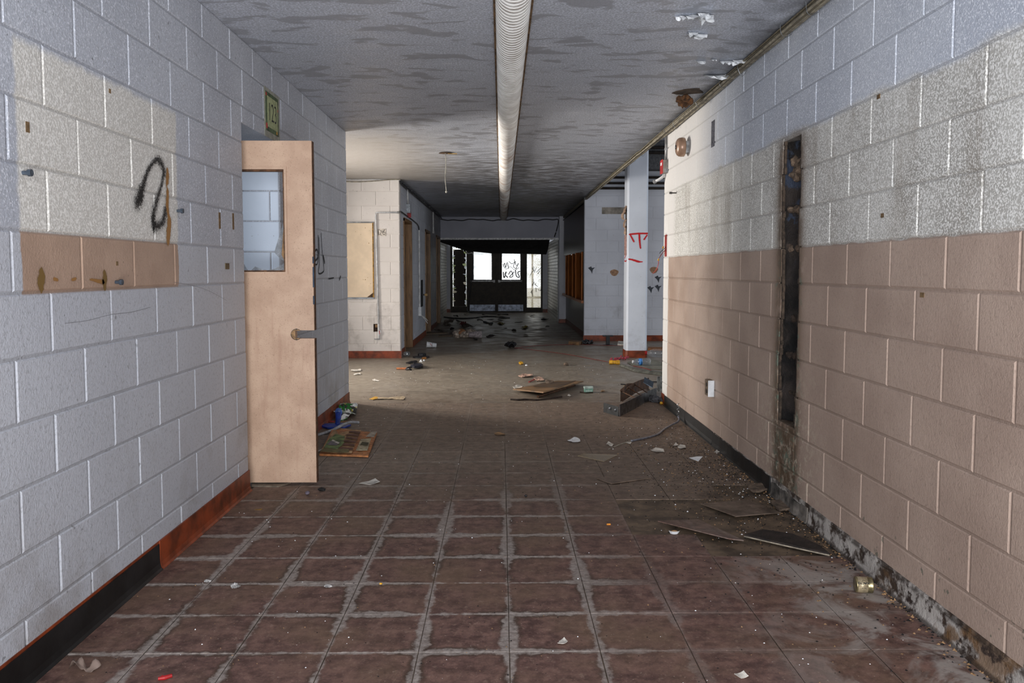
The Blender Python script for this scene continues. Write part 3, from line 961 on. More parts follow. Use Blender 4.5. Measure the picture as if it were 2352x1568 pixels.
# ------------------------------------------------------------------ the open classroom door
d1 = thing('door_1', 'open tan classroom door with a broken glass panel, leaning out of the left wall', 'door', kind='structure')
xs = [-1.87, -1.70, -1.264, -1.213, -1.102]
zs = [.018, .879, .927, 1.271, 1.866, 2.031]
YD0, YD1 = 4.828, 4.872
def leaf_open(i, j):
    return (i == 1 and j == 3) or (i == 3 and j == 1)
mb = MB()
for i in range(4):
    for j in range(5):
        if leaf_open(i, j):
            continue
        a, b, c, d = xs[i], xs[i + 1], zs[j], zs[j + 1]
        mb.add([(a, YD0, c), (b, YD0, c), (b, YD0, d), (a, YD0, d)], [(0, 1, 2, 3)])
        mb.add([(a, YD1, c), (b, YD1, c), (b, YD1, d), (a, YD1, d)], [(3, 2, 1, 0)])
        for di, dj, q in ((-1, 0, (a, a, c, d)), (1, 0, (b, b, c, d)), (0, -1, (a, b, c, c)), (0, 1, (a, b, d, d))):
            ii, jj = i + di, j + dj
            if ii < 0 or ii > 3 or jj < 0 or jj > 4 or leaf_open(ii, jj):
                x0, x1, z0, z1 = q
                if x0 == x1:
                    mb.add([(x0, YD0, z0), (x0, YD1, z0), (x0, YD1, z1), (x0, YD0, z1)], [(0, 1, 2, 3)])
                else:
                    mb.add([(x0, YD0, z0), (x1, YD0, z0), (x1, YD1, z0), (x0, YD1, z0)], [(0, 1, 2, 3)])
obj('leaf', mb, DOORP, d1)
CORE = plain('raw_door_core', (96, 66, 44), .8, 0, .4, 30, .4)
obj('edge_strip', MB().box(-1.1015, -1.0985, YD0 + .002, YD1 - .001, .018, .878).box(-1.1015, -1.0985, YD0 + .002, YD1 - .001, .928, 2.029), CORE, d1)
for (z0, z1) in ((1.18, 1.30), (1.08, 1.13), (1.32, 1.36)):
    obj('paint_chip', B(-1.1065, -1.0978, YD0 - .0006, YD0 + .006, z0, z1), plain('old_blue_door_paint', (46, 60, 78), .7), d1)
fr = MB()
for (a, b, c, d) in ((-1.715, -1.249, 1.866, 1.879), (-1.715, -1.249, 1.258, 1.271), (-1.264, -1.250, 1.271, 1.866), (-1.714, -1.700, 1.271, 1.866)):
    fr.box(a, b, YD0 - .007, YD0, c, d)
obj('glazing_bead', fr, DOORP, d1)
fr = MB()
for (a, b, c, d) in ((-1.700, -1.264, 1.855, 1.866), (-1.700, -1.264, 1.271, 1.280), (-1.274, -1.264, 1.280, 1.855), (-1.700, -1.690, 1.280, 1.855)):
    fr.box(a, b, YD0 + .006, YD1 - .006, c, d)
obj('glazing_rebate', fr, CORE, d1)
SHARD = glass_mat('dusty_door_glass', (214, 222, 228), .55, .1, 22)
def shard(parent, pts, y, t=.005, mat=SHARD, name='glass_shard'):
    m = MB().prism([(px, pz) for px, pz in pts], -t / 2, t / 2, Matrix.Translation((0, y, 0)) @ Matrix.Rotation(math.pi / 2, 4, 'X'))
    return obj(name, m, mat, parent)
def xz(*ps):
    return [(p[0], p[2]) for p in ps]
shard(d1, xz((-1.554, 4.850, 1.269), (-1.552, 4.850, 1.333), (-1.512, 4.850, 1.315), (-1.490, 4.850, 1.276), (-1.480, 4.850, 1.271)), 4.85)
shard(d1, xz((-1.480, 4.850, 1.271), (-1.448, 4.850, 1.302), (-1.413, 4.850, 1.287), (-1.375, 4.850, 1.281), (-1.331, 4.850, 1.289), (-1.279, 4.850, 1.322), (-1.280, 4.850, 1.271)), 4.85)
shard(d1, xz((-1.276, 4.853, 1.560), (-1.280, 4.853, 1.333), (-1.310, 4.853, 1.358), (-1.335, 4.853, 1.384), (-1.308, 4.853, 1.473)), 4.853)
shard(d1, xz((-1.273, 4.842, 1.549), (-1.272, 4.842, 1.333), (-1.289, 4.842, 1.371)), 4.842, .006, CARD, 'torn_bead')
# cut-out left by the missing lock
mb = MB()
ang = [math.radians(a) for a in range(40, 321, 20)]
cx, cz, r = -1.207, .903, .031
outl = [(cx + r * math.cos(a), cz + r * math.sin(a)) for a in ang] + [(-1.213, .879), (-1.213, .927)]
mb.prism(outl, 0, .0012, Matrix.Translation((0, YD0 - .0002, 0)) @ Matrix.Rotation(math.pi / 2, 4, 'X'))
obj('lock_cutout', mb, plain('bare_lock_recess', (150, 118, 82), .7, 0, .25, 40, .2), d1)
ring = [(cx + (r + .001) * math.cos(a), YD0 - .001, cz + (r + .001) * math.sin(a)) for a in ang]
obj('cutout_rim', MB().tube(ring, .0016, 5), SOOT2, d1)
for zz in (.934, .872):
    obj('screw_hole', MB().lathe([(.004, 0), (.004, .0006)], 8, Matrix.Translation((-1.206, YD0 - .0012, zz)) @ Matrix.Rotation(math.pi / 2, 4, 'X')), BLACKP, d1)
for zz in (.3, 1.05, 1.8):
    obj('hinge', B(-1.885, -1.869, YD0 - .006, YD1, zz, zz + .1), GREYM, d1)

# ------------------------------------------------------------------ skirtings
def cove(x, sg, y0, y1, h, mat, name, parent, wob=0.0, seed=1, n=10, kind=None):
    """rubber cove skirting along y: thin upright leg and a toe running onto the floor"""
    r = random.Random(seed)
    mb = MB()
    rows = []
    for i in range(n + 1):
        y = y0 + (y1 - y0) * i / n
        k = r.uniform(0, wob)
        hh = h + r.uniform(-wob, wob) * .6
        prof = [(0, hh), (.004 + k, hh), (.005 + k, .03), (.010 + k * .6, .010), (.018 + k * .4, .002), (.018 + k * .4, 0), (0, 0)]
        rows.append([(x + sg * u, y, z) for u, z in prof])
    m = len(rows[0])
    vs = [p for row in rows for p in row]
    fs = []
    for i in range(n):
        for k in range(m):
            k2 = (k + 1) % m
            fs.append((i * m + k, i * m + k2, (i + 1) * m + k2, (i + 1) * m + k))
    fs.append(tuple(range(m)))
    fs.append(tuple(n * m + k for k in reversed(range(m))))
    mb.add(vs, fs)
    return obj(name, mb, mat, parent, kind=kind)
bl = struct('baseboard_left', B(LW, LW + .003, .9, DY0, .0, .122), ORANGE)
cove(LW + .003, 1, .9, 3.455, .112, BLACKV, 'black_strip', bl, .0008, 2)
cove(LW + .003, 1, 3.462, DY0 - .002, .122, ORANGE, 'painted_strip', bl, .0006, 3)
cove(LW, 1, DY1, 7.872, .108, ORANGE, 'painted_strip', bl, .0006, 4)
br = struct('baseboard_right', B(RW - .006, RW, .9, 5.9, 0, .098), FOOT)
cove(RW - .002, -1, 5.93, 7.70, .096, BLACKV, 'black_strip', br, .001, 5)
cove(RW - .002, -1, 4.62, 5.90, .094, BLACKV, 'torn_black_strip', br, .010, 6, 16)
cove(RW - .004, -1, 4.05, 4.60, .075, plain('scraped_adhesive', (104, 98, 92), .9, 0, .6, 12, .6), 'torn_black_strip', br, .012, 8, 10)
cove(RW - .004, -1, .9, 4.03, .085, FOOT, 'bare_wall_foot', br, .006, 9, 24)
cove(RW, -1, 7.72, 7.86, .10, ORANGE, 'painted_strip', br, .001, 7, 3)
def flat_base(name, x0, x1, y0, y1, h=.105):
    return struct(name, B(x0, x1, y0, y1, 0, h), ORANGE)
flat_base('baseboard_back_left', -4.6, LW + .014, 11.915, 11.93)
mb = MB()
for a, b in ((11.931, 12.55), (13.67, 16.09), (17.2, 18.8), (19.9, 20.2)):
    mb.box(FX, FX + .014, a, b, 0, .105)
struct('baseboard_hall', mb, ORANGE)
flat_base('baseboard_back_right', 1.488, 6.5, BY - .016, BY)
flat_base('baseboard_pilaster', 1.405, 1.70, 19.965, 19.985, .09)
struct('baseboard_entrance', MB().box(1.25, 1.42, EY - .045, EY - .03, 0, .1).box(-1.66, -1.55, EY - .045, EY - .03, 0, .1), ORANGE)

# ------------------------------------------------------------------ the chase cut in the right wall
def cavity_mat():
    m = M('sooty_block_cavity', .8)
    p, x, y, z = m.pos()
    n = m.noise(5, 5, .6)
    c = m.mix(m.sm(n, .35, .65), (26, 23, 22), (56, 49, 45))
    c = m.mix(m.mul(m.sm(z, 1.25, 1.5), m.sm(m.noise(6, 4, .6), .50, .56)), c, (58, 66, 82))
    c = m.mix(m.mul(m.sm(z, 1.3, 1.6), m.sm(m.noise(11, 4, .7), .60, .66)), c, (112, 94, 78))
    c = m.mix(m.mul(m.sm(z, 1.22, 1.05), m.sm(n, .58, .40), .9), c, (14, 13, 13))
    m.color(c)
    m.bump(m.noise(30, 5, .7), .8, .02)
    return m.m
CAV = cavity_mat()
cav = MB()
r = random.Random(3)
ny, nz = 6, 40
grid = []
for j in range(nz + 1):
    for i in range(ny + 1):
        u = 4.252 + (4.578 - 4.252) * i / ny
        v = .442 + (1.983 - .442) * j / nz
        e = 1 - i / ny
        d = .012 + .125 * math.sin(e * 1.5) + .022 * mnoise.noise(Vector((u * 9, v * 6, 2))) - .018 * max(0, math.sin(v * 2 * math.pi / .2 + 1.4)) ** 6
        grid.append((RW + max(.012, d), u, v))
fs = [(j * (ny + 1) + i, j * (ny + 1) + i + 1, (j + 1) * (ny + 1) + i + 1, (j + 1) * (ny + 1) + i) for j in range(nz) for i in range(ny)]
cav.add(grid, fs)
obj('open_cavity', cav, CAV, wr, 'sooty cavity behind the broken blocks', smooth=True)
MORT = plain('crumbly_tan_mortar', (112, 95, 80), .95, 0, .4, 30, .8)
for zz, y0, y1, dp in ((.609, 4.30, 4.50, .05), (.81, 4.29, 4.53, .04), (1.01, 4.33, 4.5, .03), (1.21, 4.28, 4.44, .035), (1.402, 4.28, 4.54, .03), (1.606, 4.29, 4.54, .05), (1.806, 4.30, 4.52, .06)):
    m = MB()
    for k in range(5):
        yy = y0 + (y1 - y0) * (k + .5) / 5
        m.blob((RW + .03 + .10 * (4.56 - yy) / .28, yy, zz + r.uniform(-.008, .008)), (dp * .55, (y1 - y0) / 8, .012 + .012 * r.random()), k + int(zz * 50), .5, 2)
    obj('mortar_ledge', m, MORT if zz > 1.3 else plain('dark_mortar', (64, 52, 44), .95, 0, .4, 30, .8), wr)
m = MB()
for (yy, zz, a, b) in ((4.45, 1.84, .035, .045), (4.48, 1.80, .03, .04), (4.42, 1.80, .03, .045), (4.49, 1.87, .025, .03)):
    m.blob((RW + .03 + .10 * (4.56 - yy) / .28, yy, zz), (.028, a, b), int(zz * 100 + yy * 10), .5, 3)
obj('mortar_lump', m, MORT, wr)
# ragged broken rims
for side, sgn in ((0, 1), (1, -1)):
    m = MB()
    for (a, b, c, d) in CH:
        e = (a, b)[side]
        zz = c
        while zz < d - .01:
            h = r.uniform(.02, .05)
            w = r.uniform(.004, .018)
            z1 = min(zz + h, d)
            y0, y1 = sorted((e - sgn * .004, e + sgn * w))
            m.box(RW + .002 + r.uniform(0, .004), RW + (.10 if side == 0 else .018), y0, y1, zz, z1)
            zz = z1
    obj('broken_block_edge', m, plain('broken_block_core', (74, 62, 52), .95, 0, .4, 40, .8), wr)

# other holes and fittings in the right wall
obj('slot_recess', B(RW - .0006, RW + .002, (1.556, 6.011, 2.293)[1], (1.556, 6.111, 2.310)[1], (1.556, 6.053, 2.184)[2], (1.556, 6.065, 2.375)[2]), plain('chipped_slot', (96, 96, 104), .95, 0, .5, 60, .9), wr)
plug((1.556, 7.313, 1.966), .010, .06, plain('rusty_bolt', (92, 88, 84), .5, .4), wr, -1, 'bolt')
for p in ((1.556, 3.404, 1.994), (1.556, 3.340, 1.503), (1.556, 3.005, 1.189)):
    obj('screw_slot', B(RW - .0012, RW + .001, p[1] - .014, p[1] + .014, p[2] - .009, p[2] + .009), plain('old_filler', (120, 96, 66), .9), wr)

ob = thing('wall_outlet', 'small surface outlet box with a white end on the tan right wall', 'outlet')
obj('back_box', B(1.518, RW + .002, 5.925, 6.04, .358, .474), plain('tarnished_brass_box', (124, 108, 92), .45, .5), ob)
obj('end_plate', B(1.512, RW, 5.919, 5.925, .356, .476), WHITEP, ob, 'white end plate')
for zz in (.39, .44):
    obj('socket', MB().lathe([(.016, 0), (.015, .002)], 12, Matrix.Translation((1.5182, 5.985, zz)) @ Matrix.Rotation(-math.pi / 2, 4, 'Y')), BLACKP, ob)

al = thing('alarm_bell', 'round tan alarm bell high on the right wall near the open corner', 'bell', loc=(RW, 6.875, 2.303))
T = Matrix.Rotation(-math.pi / 2, 4, 'Y')
obj('gong', MB().lathe([(.0, .100), (.03, .0995), (.052, .096), (.067, .088), (.076, .074), (.079, .056), (.079, .034), (.076, .030), (.0, .030)], 32, T), plain('tan_enamel', (158, 126, 104), .3, .2, .2, 10, .05), al, smooth=True)
obj('hub', MB().lathe([(.018, .099), (.018, .103), (.009, .105), (.0, .105)], 16, T), BLACKP, al, smooth=True)
obj('striker_box', B(-.035, .0, -.045, .045, -.05, .045), GREYM, al)

fb = thing('fire_alarm_box', 'small red and grey fire alarm box at the far end of the right wall', 'alarm', loc=(RW, 7.74, 2.247))
obj('back_box', B(-.045, .002, -.05, .05, -.06, .06), plain('tan_grey_box', (150, 142, 132), .5), fb)
obj('cover', B(-.053, -.046, -.054, .054, -.064, .064), REDP, fb, 'red cover')
obj('label', B(-.0538, -.0532, -.03, .03, .012, .04), WHITEP, fb)
obj('bracket', B(-.03, .0, -.054, -.051, -.055, -.02), GREYM, fb)
cr = thing('alarm_conduit', 'white elbow of pipe poking out below the red alarm box', 'pipe')
obj('pipe', MB().tube([(1.545, 7.77, 2.20), (1.535, 7.80, 2.165), (1.50, 7.84, 2.14), (1.47, 7.87, 2.125)], .014, 10), CONDUIT, cr, smooth=True)
obj('pipe_end', MB().tube([(1.474, 7.866, 2.127), (1.46, 7.878, 2.12)], .019, 10), GREYM, cr)
cr = thing('wall_conduit', 'thin grey conduit running up from the red alarm box to the ceiling cables', 'conduit')
obj('pipe', MB().tube([(1.543, 7.72, 2.31), (1.543, 7.72, 2.53)], .010, 10), GREYM, cr, smooth=True)
obj('clip', B(1.53, RW, 7.705, 7.735, 2.40, 2.42), GREYM, cr)
jb = thing('wire_box', 'open red wire box at the end of the right wall with wires spilling out', 'electrical box')
yb0, yb1 = 7.70, 7.80
obj('liner', MB().box(RW + .003, RW + .01, yb0, yb1, 1.41, 1.615).box(RW - .006, RW + .01, yb0, yb0 + .012, 1.41, 1.615).box(RW, RW + .01, yb1 - .006, yb1, 1.41, 1.615), plain('dull_red_box', (150, 42, 36), .6), jb)
for k, pts in enumerate((((1.56, 7.75, 1.47), (1.545, 7.80, 1.455), (1.53, 7.85, 1.42), (1.515, 7.88, 1.385), (1.516, 7.89, 1.34), (1.50, 7.90, 1.29), (1.468, 7.92, 1.245)),
                         ((1.56, 7.74, 1.48), (1.545, 7.79, 1.455), (1.53, 7.83, 1.43), (1.52, 7.86, 1.40)),
                         ((1.56, 7.76, 1.50), (1.545, 7.78, 1.48), (1.53, 7.84, 1.46), (1.52, 7.86, 1.44)))):
    obj('wire', MB().tube(smooth_path(pts, 5), .0028, 6), (REDP, plain('dark_red_wire', (96, 22, 22), .5), CABLE_D)[k], jb)
for c in ((1.515, 7.88, 1.385), (1.54, 7.79, 1.50)):
    obj('wire_nut', MB().lathe([(.009, -.012), (.007, .006), (.003, .014)], 8, Matrix.Translation(c) @ Matrix.Rotation(.8, 4, 'X')), YELLOWP, jb)

# ------------------------------------------------------------------ ceiling: ribbed duct, cables, peeling paint
du = thing('ribbed_duct', 'long white ribbed half-round duct running along the middle of the ceiling', 'duct')
mb = MB()
DX, DZc, N = .060, 2.588, 14
ring_i = 0
vs, fs = [], []
y = 1.2
prof = ((0.0, .0800), (.006, .0865), (.024, .0885), (.041, .0865))
rr = []
while y < 20.2:
    for dy, rad in prof:
        rr.append((y + dy, rad))
    y += .047
for (yy, rad) in rr:
    for k in range(N + 1):
        t = math.pi * k / N
        vs.append((DX - rad * math.cos(t), yy, DZc - rad * math.sin(t) * 1.08))
for i in range(len(rr) - 1):
    for k in range(N):
        fs.append((i * (N + 1) + k, i * (N + 1) + k + 1, (i + 1) * (N + 1) + k + 1, (i + 1) * (N + 1) + k))
fs.append(tuple((len(rr) - 1) * (N + 1) + k for k in range(N + 1)))
mb.add(vs, fs)
me = bpy.data.meshes.new('ribbed_shell')
me.from_pydata(mb.v, [], mb.f)
me.update()
me.polygons.foreach_set('use_smooth', [True] * len(me.polygons))
obj('ribbed_shell', me, DUCT, du)
RUST = plain('rusty_flange', (112, 88, 62), .7, .2, .4, 16, .3)
for sgn in (-1, 1):
    obj('side_flange', B(DX + sgn * .092 - .006, DX + sgn * .092 + .006, 1.2, 20.2, CE - .012, CE), RUST, du)
    for k in range(14):
        yy = 2.2 + k * 1.1
        obj('flange_screw', MB().blob((DX + sgn * .101, yy, CE - .008), (.006, .008, .006), k, .2, 1), GREYM, du)

cb = thing('cable_bundle', 'bundle of tan cables stapled along the ceiling edge above the right wall', 'cables')
r = random.Random(8)
for k in range(8):
    pts = []
    y = 1.2
    ox, oz = (k % 4) * .012, (k // 4) * .015
    while y <= 20.05:
        w = .5 + .5 * mnoise.noise(Vector((y * .55, k * 3.1, 0)))
        w2 = mnoise.noise(Vector((y * 1.3, k * 7.7, 4)))
        lo = .020 if 5.6 < y < 9.0 else .006
        pts.append((RW - .014 - ox - .006 * w, y, CE - .012 - oz - lo * w - .006 * w2 - (.012 if k > 3 else 0)))
        y += .18
    obj('cable', MB().tube(pts, .0062 + .0014 * (k % 3), 6), CABLE if k % 3 else plain('dark_tan_cable', (112, 104, 86), .55), cb, smooth=True)
for k in range(11):
    yy = 3.3 + k * .62 + r.uniform(-.15, .15)
    pts = [(RW - .07, yy, CE - .004), (RW - .06, yy + .01, CE - .05), (RW - .03, yy + .02, CE - .066 - .02 * (k % 3 == 0)), (RW - .002, yy + .01, CE - .05)]
    obj('wire_hook', MB().tube(smooth_path(pts, 4), .0014, 5), GALV, cb)
cb = thing('hall_cable', 'dark cable run with metal clips along the top of the far left wall', 'cables')
for k in range(3):
    pts = [(FX + .02 + .012 * k, 11.96 + .3 * i, CE - .02 - .014 * k + .008 * mnoise.noise(Vector((i * .7, k * 5, 1)))) for i in range(28)]
    obj('cable', MB().tube(pts, .010, 6), CABLE_D, cb)
for k in range(14):
    obj('clip', MB().blob((FX + .05, 12.2 + k * .55, CE - .035), (.012, .012, .012), k, .3, 1), GALV, cb)
hc = thing('header_cable', 'slack dark cable drooping along the top of the far header beam', 'cable')
pts = [(-1.55 + 2.95 * i / 24, 20.23, CE - .045 - .03 * abs(math.sin(i * .42)) - .01 * (i % 3)) for i in range(25)] + [(1.40, 20.22, 2.42), (1.36, 20.20, 2.25), (1.31, 20.18, 2.10)]
obj('cable', MB().tube(smooth_path(pts, 3), .013, 6), CABLE_D, hc, smooth=True)
dc = thing('sagging_cable', 'thin slack cable hanging along the top of the pale wall by the notice board', 'cable')
obj('cable', MB().tube(smooth_path([(-2.9, 11.90, 2.575), (-2.45, 11.90, 2.565), (-2.1, 11.90, 2.548), (-1.8, 11.90, 2.562), (-1.6, 11.90, 2.58), (-1.45, 11.90, 2.582)], 5), .007, 6), CABLE, dc, smooth=True)
obj('cable', MB().tube([(-2.9, 11.915, 2.583), (-1.45, 11.915, 2.580)], .006, 6), CONDUIT, dc)

pw = thing('hanging_wire', 'thin wire hanging from a rusty hole in the ceiling left of the duct', 'wire')
c0 = (-0.620, 9.230, 2.590)
obj('ceiling_plate', MB().lathe([(.075, 0), (.06, .008), (.0, .009)], 14, Matrix.Translation((c0[0], c0[1], CE - .009))), plain('rusty_plate', (86, 62, 38), .8, 0, .5, 30, .3), pw)
obj('wire', MB().tube(smooth_path([(c0[0], c0[1], CE), (c0[0] + .004, c0[1], 2.45), (c0[0] - .003, c0[1], 2.30), (c0[0] + .008, c0[1], 2.165)], 5), .0045, 6), plain('dull_wire', (150, 146, 134), .5), pw)
obj('bead', MB().blob((c0[0] + .008, c0[1], 2.155), (.011, .011, .014), 2, .1, 2), plain('dull_wire', (150, 146, 134), .5), pw)
obj('loose_bracket', MB().box(c0[0] + .03, c0[0] + .13, c0[1] - .01, c0[1] + .012, CE - .018, CE - .011), plain('brass_strip', (170, 132, 60), .4, .5), pw)

FLAKE = plain('white_paint_flake', (236, 238, 240), .5, 0, .08, 18, .05)
def flakes(c, spec, seed):
    r = random.Random(seed)
    for (dx, dy, w, h, curl) in spec:
        w, h, curl = w * 1.25, h * 1.25, curl * 1.3
        n = 7
        vs = []
        x0, y0 = c[0] + dx, c[1] + dy
        for j in range(4):
            for i in range(n):
                u = i / (n - 1)
                e = 1 + .25 * r.uniform(-1, 1)
                t = j / 3
                vs.append((x0 + (u - .5) * w * (1 - .25 * t), y0 - t * h * e, CE - .0015 - curl * t * t * (.8 + .4 * r.random())))
        fs = [(j * n + i, j * n + i + 1, (j + 1) * n + i + 1, (j + 1) * n + i) for j in range(3) for i in range(n - 1)]
        m = MB().add(vs, fs)
        N2 = len(vs)
        m.add([(x, y, z - .0012) for x, y, z in vs], [tuple(reversed(f)) for f in fs])
        obj('peeling_paint', m, FLAKE, ce)
flakes((1.008, 4.314, 2.590), ((0, 0, .13, .10, .035), (.03, .02, .07, .12, .05), (-.05, .01, .07, .09, .03), (.02, -.05, .05, .07, .04), (-.09, .0, .04, .03, .02)), 1)
flakes((1.087, 4.626, 2.590), ((0, 0, .10, .04, .02), (.02, .05, .06, .03, .015), (-.03, -.03, .05, .03, .015)), 2)
flakes((1.249, 5.212, 2.590), ((0, 0, .05, .04, .02),), 3)
flakes((1.440, 5.209, 2.590), ((0, 0, .07, .05, .03), (.05, -.03, .09, .05, .03), (-.05, .0, .05, .04, .02)), 4)
flakes((1.468, 5.600, 2.590), ((0, 0, .17, .10, .035), (.06, -.04, .06, .05, .02)), 5)
flakes((1.323, 5.179, 2.590), ((0, 0, .03, .03, .01),), 6)
nest = thing('ceiling_nest', 'crumbly brown nest stuck in a hole at the ceiling edge near the cables', 'nest')
c0 = (1.379, 6.117, 2.590)
obj('hole_rim', MB().sheet([(c0[0] + .10 * math.cos(t_) * (1 + .3 * math.sin(3 * t_)), c0[1] - .04 + .11 * math.sin(t_) * (1 + .25 * math.cos(2 * t_ + 1))) for t_ in [i * math.pi / 7 for i in range(14)]], CE - .004, .003, .0, 4), plain('dark_ceiling_hole', (74, 60, 48), .9, 0, .5, 30, .6), nest)
m = MB()
for k in range(5):
    m.blob((c0[0] + (.0, .03, -.03, .015, -.01)[k], c0[1] + (.06, .10, .10, .14, .13)[k], CE - (.03, .04, .035, .05, .055)[k]), (.036, .036, .03), k + 4, .6, 2)
obj('nest_mud', m, plain('dried_brown_mud', (98, 66, 40), .95, 0, .5, 40, .8), nest)

# ------------------------------------------------------------------ pale wall with the notice board
nb = thing('notice_board', 'blank cream notice board with a brown worn edge on the pale wall', 'board', loc=(-2.425, 11.93, 1.425))
obj('panel', B(-.575, .565, -.022, -.002, -.535, .535), plain('yellowed_board', (226, 204, 176), .6, 0, .05, 6, .05), nb)
obj('worn_edge', B(.565, .580, -.026, -.002, -.54, .54), plain('glue_brown_edge', (164, 122, 52), .7, 0, .4, 30, .2), nb, 'rusty brown right edge')
obj('rail', B(-.59, .586, -.030, -.002, -.556, -.540), GALV, nb)
obj('rail', B(-.59, .586, -.030, -.002, .540, .553), GREYM, nb)
rs_ = random.Random(5)
for k in range(14):
    x, z = (rs_.uniform(.42, .56), rs_.uniform(-.5, .5)) if k < 9 else (rs_.uniform(-.5, .5), rs_.uniform(.3, .53))
    obj('stain', B(x, x + rs_.uniform(.004, .014), -.0226, -.021, z, z + rs_.uniform(.004, .010)), plain('glue_brown_edge', (164, 122, 52)), nb)
obj('corner_rust', MB().prism([(.48, -.535), (.565, -.535), (.565, -.47)], 0, .001, Matrix.Translation((0, -.0222, 0)) @ Matrix.Rotation(math.pi / 2, 4, 'X')), plain('rusty_plate', (86, 62, 38)), nb)
dp = thing('room_plate', 'small cream plate reading D6 beside the notice board', 'sign', loc=(-1.727, 11.93, 1.829))
obj('plate', B(-.062, .062, -.005, 0, -.052, .052), plain('cream_plate', (206, 196, 184), .6), dp)
PI_K = plain('black_ink', (16, 16, 16))
PLD = ('y', -.0052, -1)
INK = spray_mat('serif_ink', (24, 22, 22), 10, .04)
for nm, pts, w in (('letter', [(-.044, -.030), (-.044, .030)], .009), ('letter', smooth_path([(-.050, .030), (-.028, .029), (-.010, .016), (-.008, -.004), (-.018, -.024), (-.032, -.030), (-.050, -.030)], 4), .006),
                   ('letter', smooth_path([(.044, .030), (.026, .020), (.014, -.002), (.016, -.022), (.030, -.031), (.044, -.022), (.045, -.006), (.034, .003), (.020, -.002)], 4), .0075)):
    ribbon(nm, PLD, [(a * 1.1, b * 1.15) for a, b in pts], w * 1.35, INK, dp, .0004)
cd = thing('surface_conduit', 'white surface conduit bending down the pale wall beside the D6 plate', 'conduit')
obj('pipe', MB().tube([(-1.47, 11.911, 2.113), (-1.50, 11.911, 2.113)], .016, 8), GREYM, cd)
obj('pipe', MB().tube([(-1.50, 11.911, 2.113), (-1.79, 11.911, 2.113), (-1.806, 11.911, 2.105), (-1.812, 11.911, 2.08), (-1.80, 11.911, 1.4), (-1.785, 11.911, .50)], .012, 8), CONDUIT, cd, smooth=True)
obj('pipe', MB().tube([(-1.785, 11.911, .50), (-1.782, 11.911, .29)], .014, 8), CONDUIT, cd)
obj('foot', B(-1.85, -1.77, 11.915, 11.93, .275, .285), GREYM, cd)
oh = thing('burnt_outlet', 'burnt open outlet hole with loose wires low on the pale wall', 'outlet')
obj('hole', MB().box(-1.85, -1.785, 11.926, 11.931, .39, .50).box(-1.86, -1.85, 11.92, 11.93, .385, .50), plain('burnt_wood', (52, 34, 22), .9, 0, .5, 40, .4), oh)
obj('wood_block', B(-1.835, -1.80, 11.918, 11.927, .45, .49), CARD, oh)
for k, mt in enumerate((REDP, WHITEP)):
    obj('wire', MB().tube(smooth_path([(-1.80, 11.92, .42), (-1.775 + k * .02, 11.90, .40), (-1.765, 11.90, .35), (-1.78 + k * .015, 11.91, .37)], 4), .004, 5), mt, oh)

# fittings on the far left wall
jx = thing('junction_box', 'white wall box with a red lamp under a conduit on the far left wall', 'electrical box')
p = (-1.490, 13.024, 2.257)
obj('box', B(FX, FX + .06, p[1] - .05, p[1] + .06, p[2] - .075, p[2] + .06), plain('light_grey_box', (176, 184, 192), .45), jx)
obj('lamp', B(FX, FX + .06, p[1] + .065, p[1] + .10, p[2] - .14, p[2] - .05), REDP, jx)
obj('pipe', MB().tube([(FX + .02, p[1], p[2] + .06), (FX + .02, p[1] - .02, CE - .12), (FX + .02, p[1] - .06, CE - .03)], .014, 8), CONDUIT, jx, smooth=True)
p = (-1.490, 17.869, 2.415)
cd = thing('short_conduit', 'short white conduit ending halfway down the dark far left wall', 'conduit')
obj('pipe', MB().tube([(FX + .02, p[1], CE - .05), (FX + .02, p[1], 2.13)], .016, 8), CONDUIT, cd)
obj('pipe_end', MB().tube([(FX + .02, p[1], 2.13), (FX + .02, p[1], 2.08)], .024, 8), CONDUIT, cd)
p = (-1.490, 14.805, 1.441)
cd = thing('tall_conduit', 'tall white conduit with a loose outlet between the first two wooden doorways', 'conduit')
obj('pipe', MB().tube([(FX + .016, p[1], 2.0), (FX + .016, p[1], .62)], .014, 8), CONDUIT, cd)
obj('pipe', MB().tube(smooth_path([(FX + .016, p[1], 2.0), (FX + .016, p[1] - .3, 2.09), (FX + .016, 12.9, 2.13), (LW + .02, 11.92, 2.13)], 5), .009, 6), CABLE_D, cd)
obj('outlet_box', B(FX, FX + .05, p[1] - .04, p[1] + .05, .46, .62), WHITEP, cd)
for k in range(2):
    obj('wire', MB().tube([(FX + .04, p[1], .47), (FX + .10, p[1] + .1, .42 - .03 * k), (FX + .14, p[1] + .2, .36 - .05 * k)], .008, 6), CONDUIT, cd)
fx_ = thing('pipe_stub', 'rusty pipe stub and tap sticking out beside the second wooden doorway', 'pipe')
p = (-1.490, 15.479, 0.587)
obj('pipe', MB().tube([(FX, p[1], .82), (FX + .09, p[1], .82)], .016, 8), GREYM, fx_)
obj('tap', MB().box(FX + .05, FX + .10, p[1] - .05, p[1] + .05, .80, .84), plain('brass_tap', (146, 116, 70), .4, .5), fx_)
obj('backing', B(FX, FX + .006, p[1] - .25, p[1] + .08, .60, 1.10), DARK, fx_)

